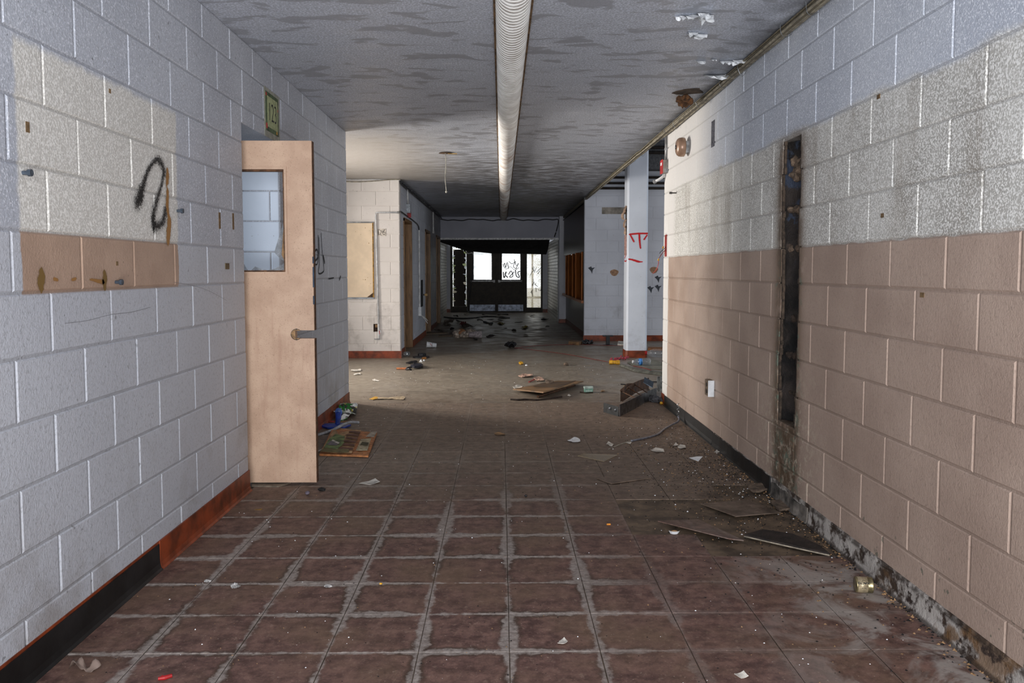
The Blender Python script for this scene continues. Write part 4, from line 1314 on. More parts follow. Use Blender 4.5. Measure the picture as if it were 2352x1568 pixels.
# wooden doorways
for k, (a, b) in enumerate(FD):
    d = thing('door_%d' % (k + 2), ('nearest', 'middle', 'farthest')[k] + ' wooden doorway in the far left wall', 'door', kind='structure')
    obj('leaf', B(FX - .20, FX - .16, a + .04, b - .04, .01, 2.03), WOOD, d)
    obj('jamb', B(FX - .19, FX + .016, a - .035, a + .008, 0, 2.075), WOOD, d)
    obj('jamb', B(FX - .19, FX + .016, b - .008, b + .035, 0, 2.075), WOOD, d)
    obj('head', B(FX - .19, FX + .016, a - .035, b + .035, 2.035, 2.085), WOOD, d)
    obj('stop', B(FX - .10, FX - .06, b - .022, b - .008, 0, 2.035), WOOD, d)
    obj('knob', MB().blob((FX - .13, a + .12, .95), (.03, .03, .03), 2, .05, 2), GREYM, d)

# ------------------------------------------------------------------ column with red paint, display case, entrance
co = struct('wall_column', MB().prism([(1.858, 11.93), (2.112, 11.93), (2.137, 11.955), (2.137, 12.21), (2.112, 12.235), (1.858, 12.235), (1.833, 12.21), (1.833, 11.955)], 0, 3.55),
            wall_white_mat('pale_column_paint', (206, 212, 222), .25))
obj('column_base', MB().prism([(1.852, 11.92), (2.116, 11.92), (2.145, 11.945), (2.145, 12.22), (2.116, 12.245), (1.852, 12.245), (1.824, 12.22), (1.824, 11.948)], 0, .105), ORANGE, co)
PC = ('y', 11.93, -1)
ribbon('red_paint_mark', PC, xz((1.867, 11.930, 1.801), (1.994, 11.930, 1.814), (2.127, 11.930, 1.814)), .042, SPRAY_R, co, .002)
ribbon('red_paint_mark', PC, xz((2.007, 11.930, 1.808), (2.014, 11.930, 1.713), (2.028, 11.930, 1.600)), [.045, .045, .034], SPRAY_R, co, .003)
ribbon('red_paint_mark', PC, xz((1.880, 11.930, 1.789), (1.931, 11.930, 1.694)), .036, SPRAY_R, co, .0035)
ribbon('red_paint_mark', PC, xz((2.121, 11.930, 1.789), (2.077, 11.930, 1.726)), .036, SPRAY_R, co, .0035)
ribbon('red_paint_mark', PC, xz((1.858, 11.930, 1.442), (1.928, 11.930, 1.429), (1.985, 11.930, 1.410), (2.061, 11.930, 1.404)), [.036, .045, .055, .02], SPRAY_R, co, .002)
ribbon('red_paint_mark', ('x', 1.833, -1), [(11.96, 1.52), (12.06, 1.49), (12.16, 1.46), (12.17, 1.42), (12.05, 1.41), (11.96, 1.425)], .03, SPRAY_R, co, .002)
FLAP = plain('torn_tan_paper', (176, 148, 128), .8, 0, .3, 18, .2)
for (z0, z1, w, o) in ((2.10, 2.22, .05, .02), (2.02, 2.16, .06, .05), (1.90, 2.03, .04, .025), (1.80, 1.93, .035, .01)):
    m = MB()
    vs = []
    for j in range(6):
        t = j / 5
        for i in range(3):
            vs.append((1.832 - o * math.sin(t * 2.6) - .012 * i * t, 11.96 + w * 2.5 * i / 2, z1 - (z1 - z0) * t + .01 * (i - 1)))
    fs = [(j * 3 + i, j * 3 + i + 1, j * 3 + i + 4, j * 3 + i + 3) for j in range(5) for i in range(2)]
    m.add(vs, fs)
    m.add([(x - .002, y, z) for x, y, z in vs], [tuple(reversed(f)) for f in fs])
    obj('peeling_flap', m, FLAP, co)
obj('bare_strip', B(1.8305, 1.834, 11.965, 12.19, 1.50, 1.80), plain('pinkish_primer', (186, 148, 140), .8, 0, .3), co)

# chips and patches on the back wall
for (px, r0, mt) in ((((2.042, 14.770, 1.237)), .075, CARD), (((2.758, 14.770, 1.284)), .075, CARD)):
    m = MB().prism([(px[0] + r0 * math.cos(a) * (1 + .15 * math.sin(3 * a)), px[2] + r0 * .8 * math.sin(a)) for a in [i * math.pi / 7 for i in range(14)]], 0, .002, Matrix.Translation((0, BY - .0005, 0)) @ Matrix.Rotation(math.pi / 2, 4, 'X'))
    obj('bare_patch', m, plain('bare_tan_plaster', (168, 132, 104), .9, 0, .3, 30, .3), wb)
for p in ((1.625, 14.770, 1.292), (2.831, 14.770, 1.127), (2.833, 14.770, 0.962), (2.699, 14.770, 0.939)):
    m = MB().prism([(p[0] - .06, p[2] + .03), (p[0] - .01, p[2] - .02), (p[0] + .015, p[2] - .075), (p[0] + .03, p[2] + .0), (p[0] + .07, p[2] + .04), (p[0] + .01, p[2] + .03), (p[0] + .0, p[2] + .06)], 0, .002, Matrix.Translation((0, BY - .0005, 0)) @ Matrix.Rotation(math.pi / 2, 4, 'X'))
    obj('chipped_hole', m, plain('grey_chip', (74, 78, 84), .9, 0, .3, 30, .3), wb)
p = (2.049, 14.770, 2.338)
obj('faded_patch', B(p[0] - .24, p[0] + .18, BY - .0012, BY, p[2] - .05, p[2] + .07), plain('faded_beige', (150, 142, 132), .9, 0, .3, 8), wb)

tc = thing('display_case', 'dark wood display case with tilted orange slats in the far right wall', 'cabinet')
obj('upper_panel', B(1.50, 1.56, 14.90, 19.6, 1.66, 2.50), WOOD_D, tc)
obj('back_panel', B(1.85, 1.88, 14.90, 19.95, 0, 2.585), WOOD_D, tc)
obj('lower_panel', B(1.58, 1.62, 14.90, 19.95, .02, .70), WOOD_D, tc)
obj('end_panel', B(1.50, 1.86, 14.90, 14.93, 0, 2.50), WOOD_D, tc)
obj('top_panel', B(1.50, 1.90, 14.90, 19.95, 2.48, 2.50), WOOD_D, tc)  # added to close the case against leaking sky light
obj('sill', B(1.46, 1.85, 14.90, 19.6, .68, .73), WOOD_O, tc)
obj('top_rail', B(1.50, 1.56, 14.90, 19.6, 1.625, 1.66), WOOD_D, tc)
obj('kick_strip', B(1.57, 1.58, 14.90, 19.95, 0, .10), plain('dark_orange_base', (92, 44, 26), .6), tc)
for k in range(9):
    yy = 15.35 + k * .48
    ang = (-.55, -.25, -.7, -.4, -.6, -.3, -.65, -.45, -.5)[k]
    m = MB().box(-.012, .012, -.20, .20, 0, .89, Matrix.Translation((1.60, yy, .731)) @ Matrix.Rotation(ang, 4, 'Z'))
    obj('slat', m, WOOD_O, tc)

# entrance: two door leaves and two side lights, glazed
STEEL = plain('dark_door_paint', (46, 38, 28), .6, 0, .3, 10, .1)
KICK = plain('scuffed_kick_plate', (120, 128, 142), .4, .5, .4, 10, .2)
G_OPEN = glass_mat('grimy_glass', (236, 240, 240), .45, .08, 7)
G_CRACK = glass_mat('cracked_glass', (206, 198, 172), .85, .1, 10, True)
def entrance_leaf(name, x0, x1, w0, w1, label, bar_side):
    d = thing(name, label, 'door', kind='structure')
    m = MB().box(x0, w0, 24.95, 25.0, .004, 2.02).box(w1, x1, 24.95, 25.0, .004, 2.02).box(w0, w1, 24.95, 25.0, .004, .996).box(w0, w1, 24.95, 25.0, 1.90, 2.02)
    obj('leaf', m, STEEL, d)
    obj('pane', B(w0, w1, 24.975, 24.981, .996, 1.90), G_OPEN, d)
    obj('kick_plate', B(x0 + .03, x1 - .03, 24.944, 24.95, .04, .235), KICK, d)
    obj('push_bar', MB().box(x0 + .06, x1 - .06, 24.90, 24.925, .935, .965).box(x0 + .06, x0 + .10, 24.90, 24.95, .925, .975).box(x1 - .10, x1 - .06, 24.90, 24.95, .925, .975), GREYM, d)
    bx = x1 - .09 if bar_side > 0 else x0 + .03
    obj('latch_case', B(bx, bx + .06, 24.89, 24.95, .91, .985), GREYM, d)
    obj('glazing_frame', MB().box(w0 - .02, w1 + .02, 24.943, 24.95, .976, .996).box(w0 - .02, w0, 24.943, 24.95, .996, 1.90).box(w1, w1 + .02, 24.943, 24.95, .996, 1.90), SOOT2, d)
    return d
d5 = entrance_leaf('door_5', -.985, -.155, -.835, -.291, 'left leaf of the dark glazed entrance doors at the hall end', 1)
d6 = entrance_leaf('door_6', -.12, .70, .027, .584, 'right leaf of the dark entrance doors with black scribble on its glass', -1)
PG = ('y', 24.975, -1)
def gx(px): return (px - 1151.0) / 1880 * 25.0
def gz(py): return 1.28 + (620.6 - py) / 1880 * 25.0
rs_ = random.Random(11)
for (pts, w) in (([(1156, 612), (1159, 604), (1161, 615), (1165, 602), (1168, 617)], .025), ([(1169, 600), (1176, 606), (1184, 600), (1179, 612), (1187, 618)], .022),
                 ([(1181, 596), (1186, 610), (1191, 604), (1185, 617)], .022), ([(1156, 625), (1158, 638), (1163, 624), (1160, 630), (1166, 637)], .034),
                 ([(1168, 630), (1174, 622), (1178, 634), (1170, 636), (1181, 624)], .028), ([(1184, 620), (1186, 634), (1193, 636), (1189, 626), (1194, 623)], .03),
                 ([(1154, 606), (1162, 618), (1172, 612), (1182, 620), (1192, 614)], .018)):
    ribbon('scribble', PG, smooth_path([(gx(a), gz(b)) for a, b in pts], 4), w * 1.5, SCRIB, d6, .004)
for name, a, b, z0, z1, lab in (('window_3', -1.545, -.99, .18, 2.0, 'side light left of the entrance doors with a jagged broken pane'),
                                ('window_4', .705, 1.262, .145, 1.90, 'cracked side light right of the entrance doors')):
    w = thing(name, lab, 'window', kind='structure')
    i0, i1 = a + .065, b - .06
    if name == 'window_4': i0, i1 = .785, 1.212
    obj('frame', MB().box(a, i0, 24.94, 25.02, 0, 2.08).box(i1, b, 24.94, 25.02, 0, 2.08).box(i0, i1, 24.94, 25.02, 0, z0).box(i0, i1, 24.94, 25.02, z1, 2.08), STEEL, w)
    if name == 'window_4':
        obj('pane', B(i0, i1, 24.975, 24.981, z0, z1), G_CRACK, w)
        rs2 = random.Random(2)
        for k in range(14):      # crack lines and clinging splinters
            x, z = rs2.uniform(i0 + .03, i1 - .05), rs2.uniform(.45, 1.35)
            ribbon('crack', PG, [(x, z), (x + rs2.uniform(-.08, .08), z + rs2.uniform(-.10, .10)), (x + rs2.uniform(-.12, .12), z + rs2.uniform(-.15, .15))], .022, SCRIB, w, .004)
    else:
        rs2 = random.Random(6)
        GRN = glass_mat('green_edged_glass', (170, 184, 120), .8, .1, 30)
        for side in (0, 1):
            zz = z0
            while zz < z1 - .03:
                h = rs2.uniform(.03, .10)
                ln = rs2.choice((.02, .03, .05, .07, .11)) * rs2.uniform(.7, 1.3)
                e = i0 if side == 0 else i1
                s2 = 1 if side == 0 else -1
                shard(w, [(e, zz - .02), (e + s2 * ln * .8, zz + h * rs2.uniform(.0, .4)), (e + s2 * ln, zz + h * rs2.uniform(.5, .9)), (e, zz + h)][::s2], 24.978, .006, (SHARD, GRN, G_CRACK)[rs2.randrange(3)])
                zz += h * .9
        for k in range(6):
            x = i0 + (i1 - i0) * (k + .5) / 6
            shard(w, [(x - .04, z1), (x + .02, z1 - rs2.uniform(.06, .18)), (x + .04, z1)][::-1], 24.978, .006, (SHARD, GRN)[k % 2])
struct('door_frame_mullion', MB().box(-1.0, -.975, 25.001, 25.03, 0, 2.08).box(.69, .715, 25.001, 25.03, 0, 2.08).box(-.99, .705, 25.001, 25.03, 0, .02).box(-.155, -.12, 24.93, 25.02, 0, 2.08).box(-.99, .705, 24.94, 25.02, 2.02, 2.08), STEEL)
# outside
og = struct('ground_outside', B(-14, 14, 25.2, 60, -.25, -.02), plain('pale_paving', (186, 180, 170), .9))
obj('loose_board', B(-1.47, -1.085, 25.30, 25.34, .0, 1.92), plain('dark_plywood', (44, 36, 30), .8), None, 'dark board standing outside behind the broken left side light', 'board')
ps = thing('porch_post', 'pale posts of the porch seen through the cracked side light', 'post')
obj('post', B(1.00, 1.06, 27.0, 27.06, -.02, 2.6), plain('post_brown', (120, 100, 70), .8), ps)
obj('rail', B(.7, 1.5, 27.0, 27.06, .35, .42), plain('post_brown', (120, 100, 70)), ps)

# collapsed ceiling panels in the vestibule
PAN = plain('black_acoustic_panel', (40, 38, 40), .9, 0, .35, 6, .3)
edge = [(-1.64, 2.035), (-.95, 1.80), (-.28, 1.735), (.40, 1.725), (1.22, 1.705)]
pos_txt = ('leftmost', 'second from left', 'second from right', 'rightmost')
for k in range(4):
    (xa, za), (xb, zb) = edge[k], edge[k + 1]
    xa += .0005
    vs = []
    for (x, z) in ((xa, za), (xb, zb)):
        for t in (0, .5, 1):
            vs.append((x, 20.62 + 1.5 * t, 2.045 * (1 - t) + z * t - .05 * math.sin(t * math.pi) * (z < 2)))
    vs = vs + [(x, y, z + .018) for x, y, z in vs]
    fs = [(0, 3, 4, 1), (1, 4, 5, 2), (6, 7, 10, 9), (7, 8, 11, 10), (0, 6, 9, 3), (2, 5, 11, 8), (0, 1, 7, 6), (1, 2, 8, 7), (3, 9, 10, 4), (4, 10, 11, 5)]
    obj('ceiling_panel', MB().add(vs, fs), PAN, None, 'dark sagging ceiling panel before the entrance doors, ' + pos_txt[k] + ' of four', 'panel', 'sagging vestibule panels')
vc = thing('dangling_cable', 'black cable hanging down the left entrance door to the floor', 'cable')
obj('cable', MB().tube(smooth_path([(-.98, 22.1, 1.80), (-.93, 23.0, 1.75), (-.85, 24.6, 1.77), (-.86, 24.85, 1.3), (-.93, 24.85, .7), (-.98, 24.8, .25), (-.95, 24.5, .02), (-.2, 23.8, .015), (.2, 23.5, .015)], 6), .016, 6), CABLE_D, vc, smooth=True)

# ------------------------------------------------------------------ litter on the floor
def litter(name, mb, mat, label, cat, group=None, smooth=False):
    return obj(name, mb, mat, None, label, cat, group, smooth=smooth)
def plank(pts, z, th, lift=None):
    """flat board from four floor corners; lift raises single corners"""
    lift = lift or [0] * len(pts)
    n = len(pts)
    vs = [(p[0], p[1], z + l) for p, l in zip(pts, lift)] + [(p[0], p[1], z + th + l) for p, l in zip(pts, lift)]
    fs = [tuple(range(n - 1, -1, -1)), tuple(range(n, 2 * n))] + [(i, (i + 1) % n, n + (i + 1) % n, n + i) for i in range(n)]
    return MB().add(vs, fs)

# loose and lifted floor tiles by the right wall
LT = floor_mat('loose_tile_dust', True)
litter('loose_floor_tile', plank([(1.084, 4.367), (1.204, 4.117), (1.470, 4.211), (1.370, 4.456)], .005, .004, [.006, .012, .002, 0]), FLOOR_T,
       'loose brown floor tile with curled edges lying nearest the foot of the open chase', 'tile', 'loose floor tiles by the right wall')
litter('loose_floor_tile', plank([(0.790, 4.050), (1.058, 3.720), (1.141, 3.767), (1.008, 4.105)], .004, .005, [.010, .028, .004, 0]), FLOOR_T,
       'loose brown floor tile tilted up along its front edge beside the broken cup piece', 'tile', 'loose floor tiles by the right wall')
litter('loose_floor_tile', plank([(0.582, 4.951), (0.656, 4.807), (0.921, 4.957), (0.856, 5.099)], .001, .004, [.003, .006, .001, 0]), FLOOR_T,
       'loose brown floor tile lying askew on the bare patch, left of the missing tiles', 'tile', 'loose floor tiles by the right wall')
dk = thing('charred_board', 'blackened broken board with a pale front edge lying on the tiles near the right wall', 'panel')
obj('charred_sheet', plank([(1.162, 3.830), (1.465, 3.564), (1.465, 3.678), (1.395, 3.833), (1.276, 3.906)], .004, .012, [.004, .004, .004, .006, .004]), plain('charred_board', (44, 36, 32), .7, 0, .5, 26, .6), dk)
pe = [(1.160, 3.824, 0.000), (1.305, 3.692, 0.000), (1.463, 3.558, 0.000)]
obj('pale_edge', MB().tube([(p[0], p[1], .012) for p in pe], .0035, 5), plain('pale_board_edge', (150, 140, 124), .8), dk)
for k, (pts, lab) in enumerate((([(1.443, 4.700), (1.452, 4.588), (1.558, 4.660), (1.553, 4.785)], 'muddy grey tile shard leaning by the black skirting, below the open chase'),
                                ([(1.476, 4.395), (1.469, 4.234), (1.559, 4.280), (1.585, 4.462)], 'muddy brown lump of tile half buried against the right wall foot'))):
    litter('tile_shard', MB().sheet(pts, 0, .012, .02, k + 3), plain('muddy_shard', (112, 96, 82), .8, 0, .4, 24, .5), lab, 'tile shard')

# things by the left wall
sc = thing('plastic_scrap', 'crumpled clear brown plastic scrap at the bottom left by the black skirting', 'plastic')
c = (-1.335, 2.565, 0.000)
m = MB().sheet([(c[0] - .045, c[1] - .012), (c[0] - .02, c[1] - .02), (c[0] + .0, c[1] - .006), (c[0] + .03, c[1] - .018), (c[0] + .05, c[1] + .006), (c[0] + .035, c[1] + .02), (c[0] + .005, c[1] + .010), (c[0] - .025, c[1] + .022)], .001, .001, .040, 5, 4, 4, 45)
obj('film', m, film_mat('brown_clear_film', (140, 122, 112), .6), sc, smooth=True)
rc = thing('red_clip', 'small red plastic clip on the tiles at the bottom left edge', 'clip')
c = (-1.055, 2.503, 0.000)
obj('arm', MB().tube([(c[0] - .018, c[1] - .004, .006), (c[0] + .0, c[1] + .0, .007), (c[0] + .018, c[1] + .012, .008)], [.005, .007, .006], 8), REDP, rc)
obj('arm', MB().tube([(c[0], c[1], .006), (c[0] - .012, c[1] + .010, .006)], .005, 8), REDP, rc)
for (x, y, rx, lab) in ((538, 1349, .014, 'grey crumpled foil wad on the left tiles, largest of the three wads'), (752, 1348, .012, 'flat torn white wad on the tiles right of the grey foil wad'), (475, 1337, .010, 'small pale flaky wad left of the grey foil wad')):
    c = (-1.080, 3.251, 0.000) if x == 538 else ((-0.704, 3.246, 0.000) if x == 752 else (-1.211, 3.308, 0.000))
    m = MB().blob((c[0], c[1], .007), (rx, rx * .9, .009 if x == 538 else .005), x, .7, 3, 3.5).blob((c[0] + rx, c[1] + .004, .004), (rx * .6, rx * .5, .005), x + 1, .6, 2)
    litter('wad', m, plain('crumpled_foil', (176, 174, 172), .4, .2, .3, 80, .4), lab, 'wad')
c = (-1.108, 4.622, 0.000)
litter('pebble', MB().blob((c[0], c[1], .012), (.013, .013, .012), 4, .2, 2), plain('grey_purple_pebble', (104, 96, 108), .6), 'small round grey pebble on the tiles in front of the open door', 'pebble')
c = (-1.044, 4.704, 0.000)
litter('dropping', MB().blob((c[0], c[1], .01), (.024, .014, .011), 9, .6, 2), DARK, 'small black clod on the tiles right of the grey pebble', 'clod')
c = (-1.304, 4.334, -0.000)
litter('dry_leaf', MB().sheet([(c[0] - .02, c[1] - .006), (c[0] + .018, c[1] - .01), (c[0] + .022, c[1] + .008), (c[0] - .01, c[1] + .01)], 0, .001, .008, 3), plain('dry_leaf', (148, 112, 50), .8), 'tiny dry yellow leaf by the orange skirting in front of the door', 'leaf')
c = (-0.492, 3.275, 0.000)
litter('yellow_crumb', MB().blob((c[0], c[1], .004), (.006, .005, .004), 2, .5, 2), YELLOWP, 'tiny yellow crumb on a tile in the middle of the floor', 'crumb')
litter('torn_paper', MB().sheet([(-0.854, 4.847), (-0.783, 4.826), (-0.730, 4.866), (-0.771, 4.948), (-0.805, 4.897)], .001, .0012, .014, 5, curl=.006), PAPER, 'curled strip of torn beige paper on the tiles right of the open door', 'paper')
litter('door_wedge', plank([(-1.478, 4.796), (-1.316, 4.784), (-1.267, 4.873), (-1.506, 4.886)], 0, .010), plain('grey_wood_wedge', (112, 100, 86), .8), 'flat grey wooden wedge on the floor under the open door', 'wedge')

pa = thing('painted_board', 'warped board painted with brown stripes and a green shape, right of the open door', 'painting')
PB = [(-1.258, 5.602), (-0.908, 5.532), (-0.964, 6.300), (-1.007, 6.403), (-1.341, 6.460)]
obj('board', plank([PB[0], PB[1], PB[2], PB[4]], .002, .012, [.0, .004, .010, .012]), plain('orange_wood_board', (178, 116, 70), .7, 0, .3, 30, .3), pa)
def lerp2(u, v):     # position on the board from its near-left corner
    a = Vector(PB[0]).lerp(Vector(PB[1]), u); b = Vector(PB[4]).lerp(Vector(PB[2]), u)
    q = a.lerp(b, v)
    return (q.x, q.y)
def paint_patch(name, pts, z, mat, amp=.004, seed=1):
    return obj(name, MB().sheet([lerp2(*p) for p in pts], z, .0012, amp, seed, 2, 2), mat, pa)
paint_patch('canvas', [(.02, .02), (.66, .02), (.64, 1.04), (.04, 1.06)], .022, plain('tan_canvas', (178, 142, 104), .8, 0, .3, 20), .006, 2)
paint_patch('green_shape', [(.05, .16), (.34, .12), (.42, .36), (.36, .66), (.14, .74), (.06, .5)], .030, plain('dull_green_paint', (112, 128, 78), .7, 0, .4, 16), .003, 3)
paint_patch('olive_strip', [(.02, .02), (.6, .02), (.58, .14), (.06, .16)], .029, plain('olive_paint', (112, 100, 62), .7), .003, 4)
paint_patch('grey_shape', [(.08, .26), (.3, .24), (.33, .38), (.12, .40)], .034, plain('grey_violet_paint', (124, 116, 122), .7, 0, .3, 40), .002, 5)
paint_patch('white_stroke', [(.14, .40), (.31, .30), (.33, .34), (.15, .46)], .036, PAPER, .001, 6)
STR = plain('brown_paint_stripe', (108, 68, 52), .7, 0, .3, 20)
for k, v in enumerate((.14, .30, .44, .58, .72, .86)):
    paint_patch('brown_stripe', [(.36 + .04 * (k % 2), v), (.65, v - .03), (.65, v + .06), (.40, v + .07)], .030, STR, .003, k + 10)
paint_patch('pale_panel', [(.72, .14), (.95, .16), (.93, .70), (.72, .62)], .024, plain('pale_olive_panel', (182, 168, 138), .8, 0, .3, 26), .004, 20)
paint_patch('pale_panel', [(.80, .74), (.97, .76), (1.0, 1.06), (.86, .98)], .024, plain('grey_card', (166, 156, 142), .8), .004, 21)
paint_patch('dark_smudge', [(.76, .36), (.92, .34), (.92, .46), (.78, .48)], .030, plain('dark_olive', (76, 72, 50), .8), .002, 22)
c = (-1.291, 5.752, 0.000)
litter('paper_tab', plank([(c[0] - .008, c[1] - .05), (c[0] + .008, c[1] - .05), (c[0] + .03, c[1] + .03), (c[0] + .012, c[1] + .03)], .01, .002), PAPER, 'small white paper tab at the left corner of the painted board', 'paper')

bs = thing('blue_squeegee', 'blue plastic squeegee lying by the orange skirting beyond the open door', 'squeegee')
a, b = (-1.459, 6.605, 0.000), (-1.232, 6.658, 0.000)
m = MB().sheet([(-1.466, 6.624), (-1.401, 6.550), (-1.268, 6.548), (-1.235, 6.677), (-1.304, 6.734), (-1.444, 6.717)], .004, .012, .006, 3, 2, 3)
obj('blade', m, BLUEP, bs)
c = (-1.350, 6.678, 0.000)
obj('handle', MB().tube(smooth_path([(c[0], c[1], .012), (c[0] + .004, c[1] + .03, .05), (c[0] + .002, c[1] + .06, .10)], 4), [.016 + .012 * i / 8 for i in range(9)], 10), BLUEP, bs, smooth=True)
obj('handle_grip', MB().blob((c[0] + .002, c[1] + .065, .105), (.030, .02, .038), 2, .1, 3), plain('pale_blue_plastic', (70, 104, 176), .4), bs, smooth=True)
c = (-1.436, 6.873, 0.000)
litter('red_scrap', MB().sheet([(c[0] - .03, c[1] - .03), (c[0] + .03, c[1] - .03), (c[0] + .025, c[1] + .04), (c[0] - .01, c[1] + .05)], 0, .002, .02, 2), REDP, 'small red plastic scrap left of the blue squeegee', 'plastic')
c = (-1.326, 6.832, 0.000)
litter('brown_stick', MB().tube([(c[0] - .04, c[1], .008), (c[0] + .06, c[1] + .02, .008)], .006, 6), CARD, 'short brown twig between the blue squeegee and the snack bag', 'twig')
sb = thing('snack_bag', 'crumpled white, green and black snack bag by the orange skirting', 'snack bag')
def bagmat():
    m = M('printed_snack_bag', .35)
    p, x, y, z = m.pos()
    n = m.noise(9, 3, .5)
    u = m.math('ADD', m.math('MULTIPLY', y, .9), m.math('MULTIPLY', n, .25))
    c1 = m.mix(m.sm(m.noise(14, 2), .50, .54), (226, 228, 226), (44, 104, 44))
    st = m.math('FRACT', m.math('MULTIPLY', u, 9))
    c2 = m.mix(m.sm(st, .52, .56), c1, (26, 28, 26))
    c3 = m.mix(m.sm(m.math('ADD', y, m.math('MULTIPLY', n, .2)), 7.40, 7.48), c2, (218, 222, 226))
    c3 = m.mix(m.mul(m.sm(m.noise(22, 2), .62, .65), m.sm(y, 7.1, 7.3)), c3, (190, 178, 60))
    m.color(c3)
    return m.m
obj('bag', MB().sheet([(-1.456, 7.057), (-1.374, 6.872), (-1.315, 6.931), (-1.278, 7.118), (-1.298, 7.361), (-1.334, 7.525), (-1.399, 7.573), (-1.422, 7.478), (-1.446, 7.317)], .0, .004, .10, 12, 4, 3, 5), bagmat(), sb)
c = (-1.404, 7.141, 0.000)
for k, ch in enumerate(('N', 'Z')):
    t = text_obj('letter', ch, .06, plain('bag_green_ink', (30, 110, 40), .4), (c[0] + .05 * k, c[1] + .03 + .05 * k, .072), (.9, .1, .4), sb, .001, 1.1, .004)
litter('grey_tube', MB().tube(smooth_path([(-1.426, 6.257, 0.010), (-1.382, 6.348, 0.012), (-1.338, 6.411, 0.020), (-1.285, 6.425, 0.045), (-1.249, 6.546, 0.050), (-1.224, 6.656, 0.040), (-1.178, 6.716, 0.025)], 5), .0115, 8), plain('pale_grey_hose', (150, 152, 158), .4), 'pale grey flexible tube curving over the blue squeegee', 'tube', smooth=True)
ys = thing('paper_strip', 'long beige paper strip with a yellow torn end lying across the brown floor', 'paper')
obj('strip', MB().sheet([(-1.247, 8.170), (-1.142, 8.168), (-0.995, 8.252), (-0.966, 8.194), (-0.964, 8.028), (-1.087, 8.084), (-1.230, 8.059)], .002, .002, .012, 4), plain('beige_paper', (172, 152, 124), .8), ys)
obj('yellow_end', MB().sheet([(-1.312, 8.087), (-1.273, 8.227), (-1.238, 8.226), (-1.234, 8.086), (-1.269, 8.032)], .002, .002, .012, 6), YELLOWP, ys, 'yellow torn end')
for (nm, pts, mt, lab) in (('paper_scrap', [(-1.929, 10.476), (-1.809, 10.520), (-1.778, 10.338), (-1.905, 10.339)], PAPER, 'larger white paper slip on the floor left of the black brush'),
                           ('paper_scrap', [(-1.824, 10.077), (-1.746, 10.118), (-1.719, 9.991), (-1.804, 9.992)], PAPER, 'small white slip just in front of the larger white paper slip'),
                           ('paper_scrap', [(-1.505, 9.511), (-1.452, 9.397), (-1.407, 9.434), (-1.491, 9.587)], PAPER, 'curved sliver of white paper alone on the floor left of centre'),
                           ('card_strip', [(-0.056, 6.339), (-0.038, 6.288), (0.033, 6.270), (0.030, 6.337), (-0.022, 6.372)], CARD, 'tan card sliver at the far end of the middle tile joint'),
                           ('paint_flake', [(0.496, 6.070), (0.531, 5.992), (0.589, 6.022), (0.595, 6.116), (0.555, 6.181)], FLAKE, 'crumpled white paint flake on the brown tiles, largest left of the grey conduit'),
                           ('paint_flake', [(0.773, 5.958), (0.800, 5.853), (0.828, 5.942), (0.795, 6.003)], PAPER, 'pale flake just left of the bare wire end'),
                           ('paint_flake', [(0.922, 5.986), (0.950, 5.941), (0.969, 6.001), (0.936, 6.017)], PAPER, 'pale flake at the end of the grey conduit'),
                           ('paint_flake', [(1.060, 5.735), (1.087, 5.679), (1.148, 5.678), (1.156, 5.748), (1.108, 5.791)], PAPER, 'beige double flake on the floor in front of the grey conduit'),
                           ('paint_flake', [(1.258, 5.906), (1.267, 5.862), (1.299, 5.891), (1.286, 5.951)], PAPER, 'small beige flake left of the larger round one near the skirting'),
                           ('paint_flake', [(1.274, 5.833), (1.289, 5.760), (1.330, 5.803), (1.340, 5.876), (1.305, 5.891)], PAPER, 'round beige flake near the black skirting'),
                           ('paint_flake', [(1.498, 5.674), (1.509, 5.646), (1.537, 5.673), (1.527, 5.715)], PAPER, 'small pale flake beside the kinked black skirting'),
                           ('paint_flake', [(0.191, 2.715), (0.211, 2.715), (0.228, 2.737), (0.218, 2.761), (0.199, 2.748)], PAPER, 'pale torn flake on a front tile near the bottom of the picture'),
                           ('paint_flake', [(0.735, 2.501), (0.752, 2.484), (0.778, 2.492), (0.769, 2.514)], PAPER, 'beige flake at the bottom edge right of centre'),
                           ('card_strip', [(1.346, 8.936), (1.393, 8.802), (1.475, 8.901), (1.424, 9.003)], CARD, 'tan scrap on the floor behind the bent metal channel'),
                           ('card_strip', [(1.049, 8.583), (1.064, 8.521), (1.100, 8.582), (1.080, 8.645)], CARD, 'tiny tan scrap right of the pale green tin'),
                           ('paint_flake', [(0.675, 8.287), (0.690, 8.201), (0.717, 8.258), (0.697, 8.345)], PAPER, 'tiny pale flake in front of the brown board')):
    litter(nm, MB().sheet(pts, .0015, .0015, .012, int(pts[0][0] * 50) % 17, 2, 3, 18, .006), mt, lab, 'scrap')
litter('white_card', plank([(1.283, 5.503), (1.321, 5.400), (1.372, 5.488), (1.337, 5.515)], .002, .002, [0, 0, .012, .006]), FLAKE, 'white triangular card on the tiles below the black skirting', 'card')
litter('glass_shard', plank([(0.527, 5.565), (0.689, 5.396), (0.804, 5.588), (0.573, 5.631)], .002, .004), film_mat('floor_glass', (168, 150, 122), .55), 'long curved shard of clear glass on the brown tiles', 'glass shard')
cs = (0.841, 3.886, 0.000)
cp = thing('broken_cup', 'broken piece of white cup with a brown inside by the tilted loose tile', 'cup')
prof = []
m = MB()
vs, fs = [], []
for j in range(4):
    for i in range(7):
        a = math.pi * (1.08 + .84 * i / 6)
        rr = .018 + .008 * j / 3
        vs.append((cs[0] + rr * math.cos(a) * 1.1, cs[1] + .016 + rr * math.sin(a), .003 + .016 * j / 3))
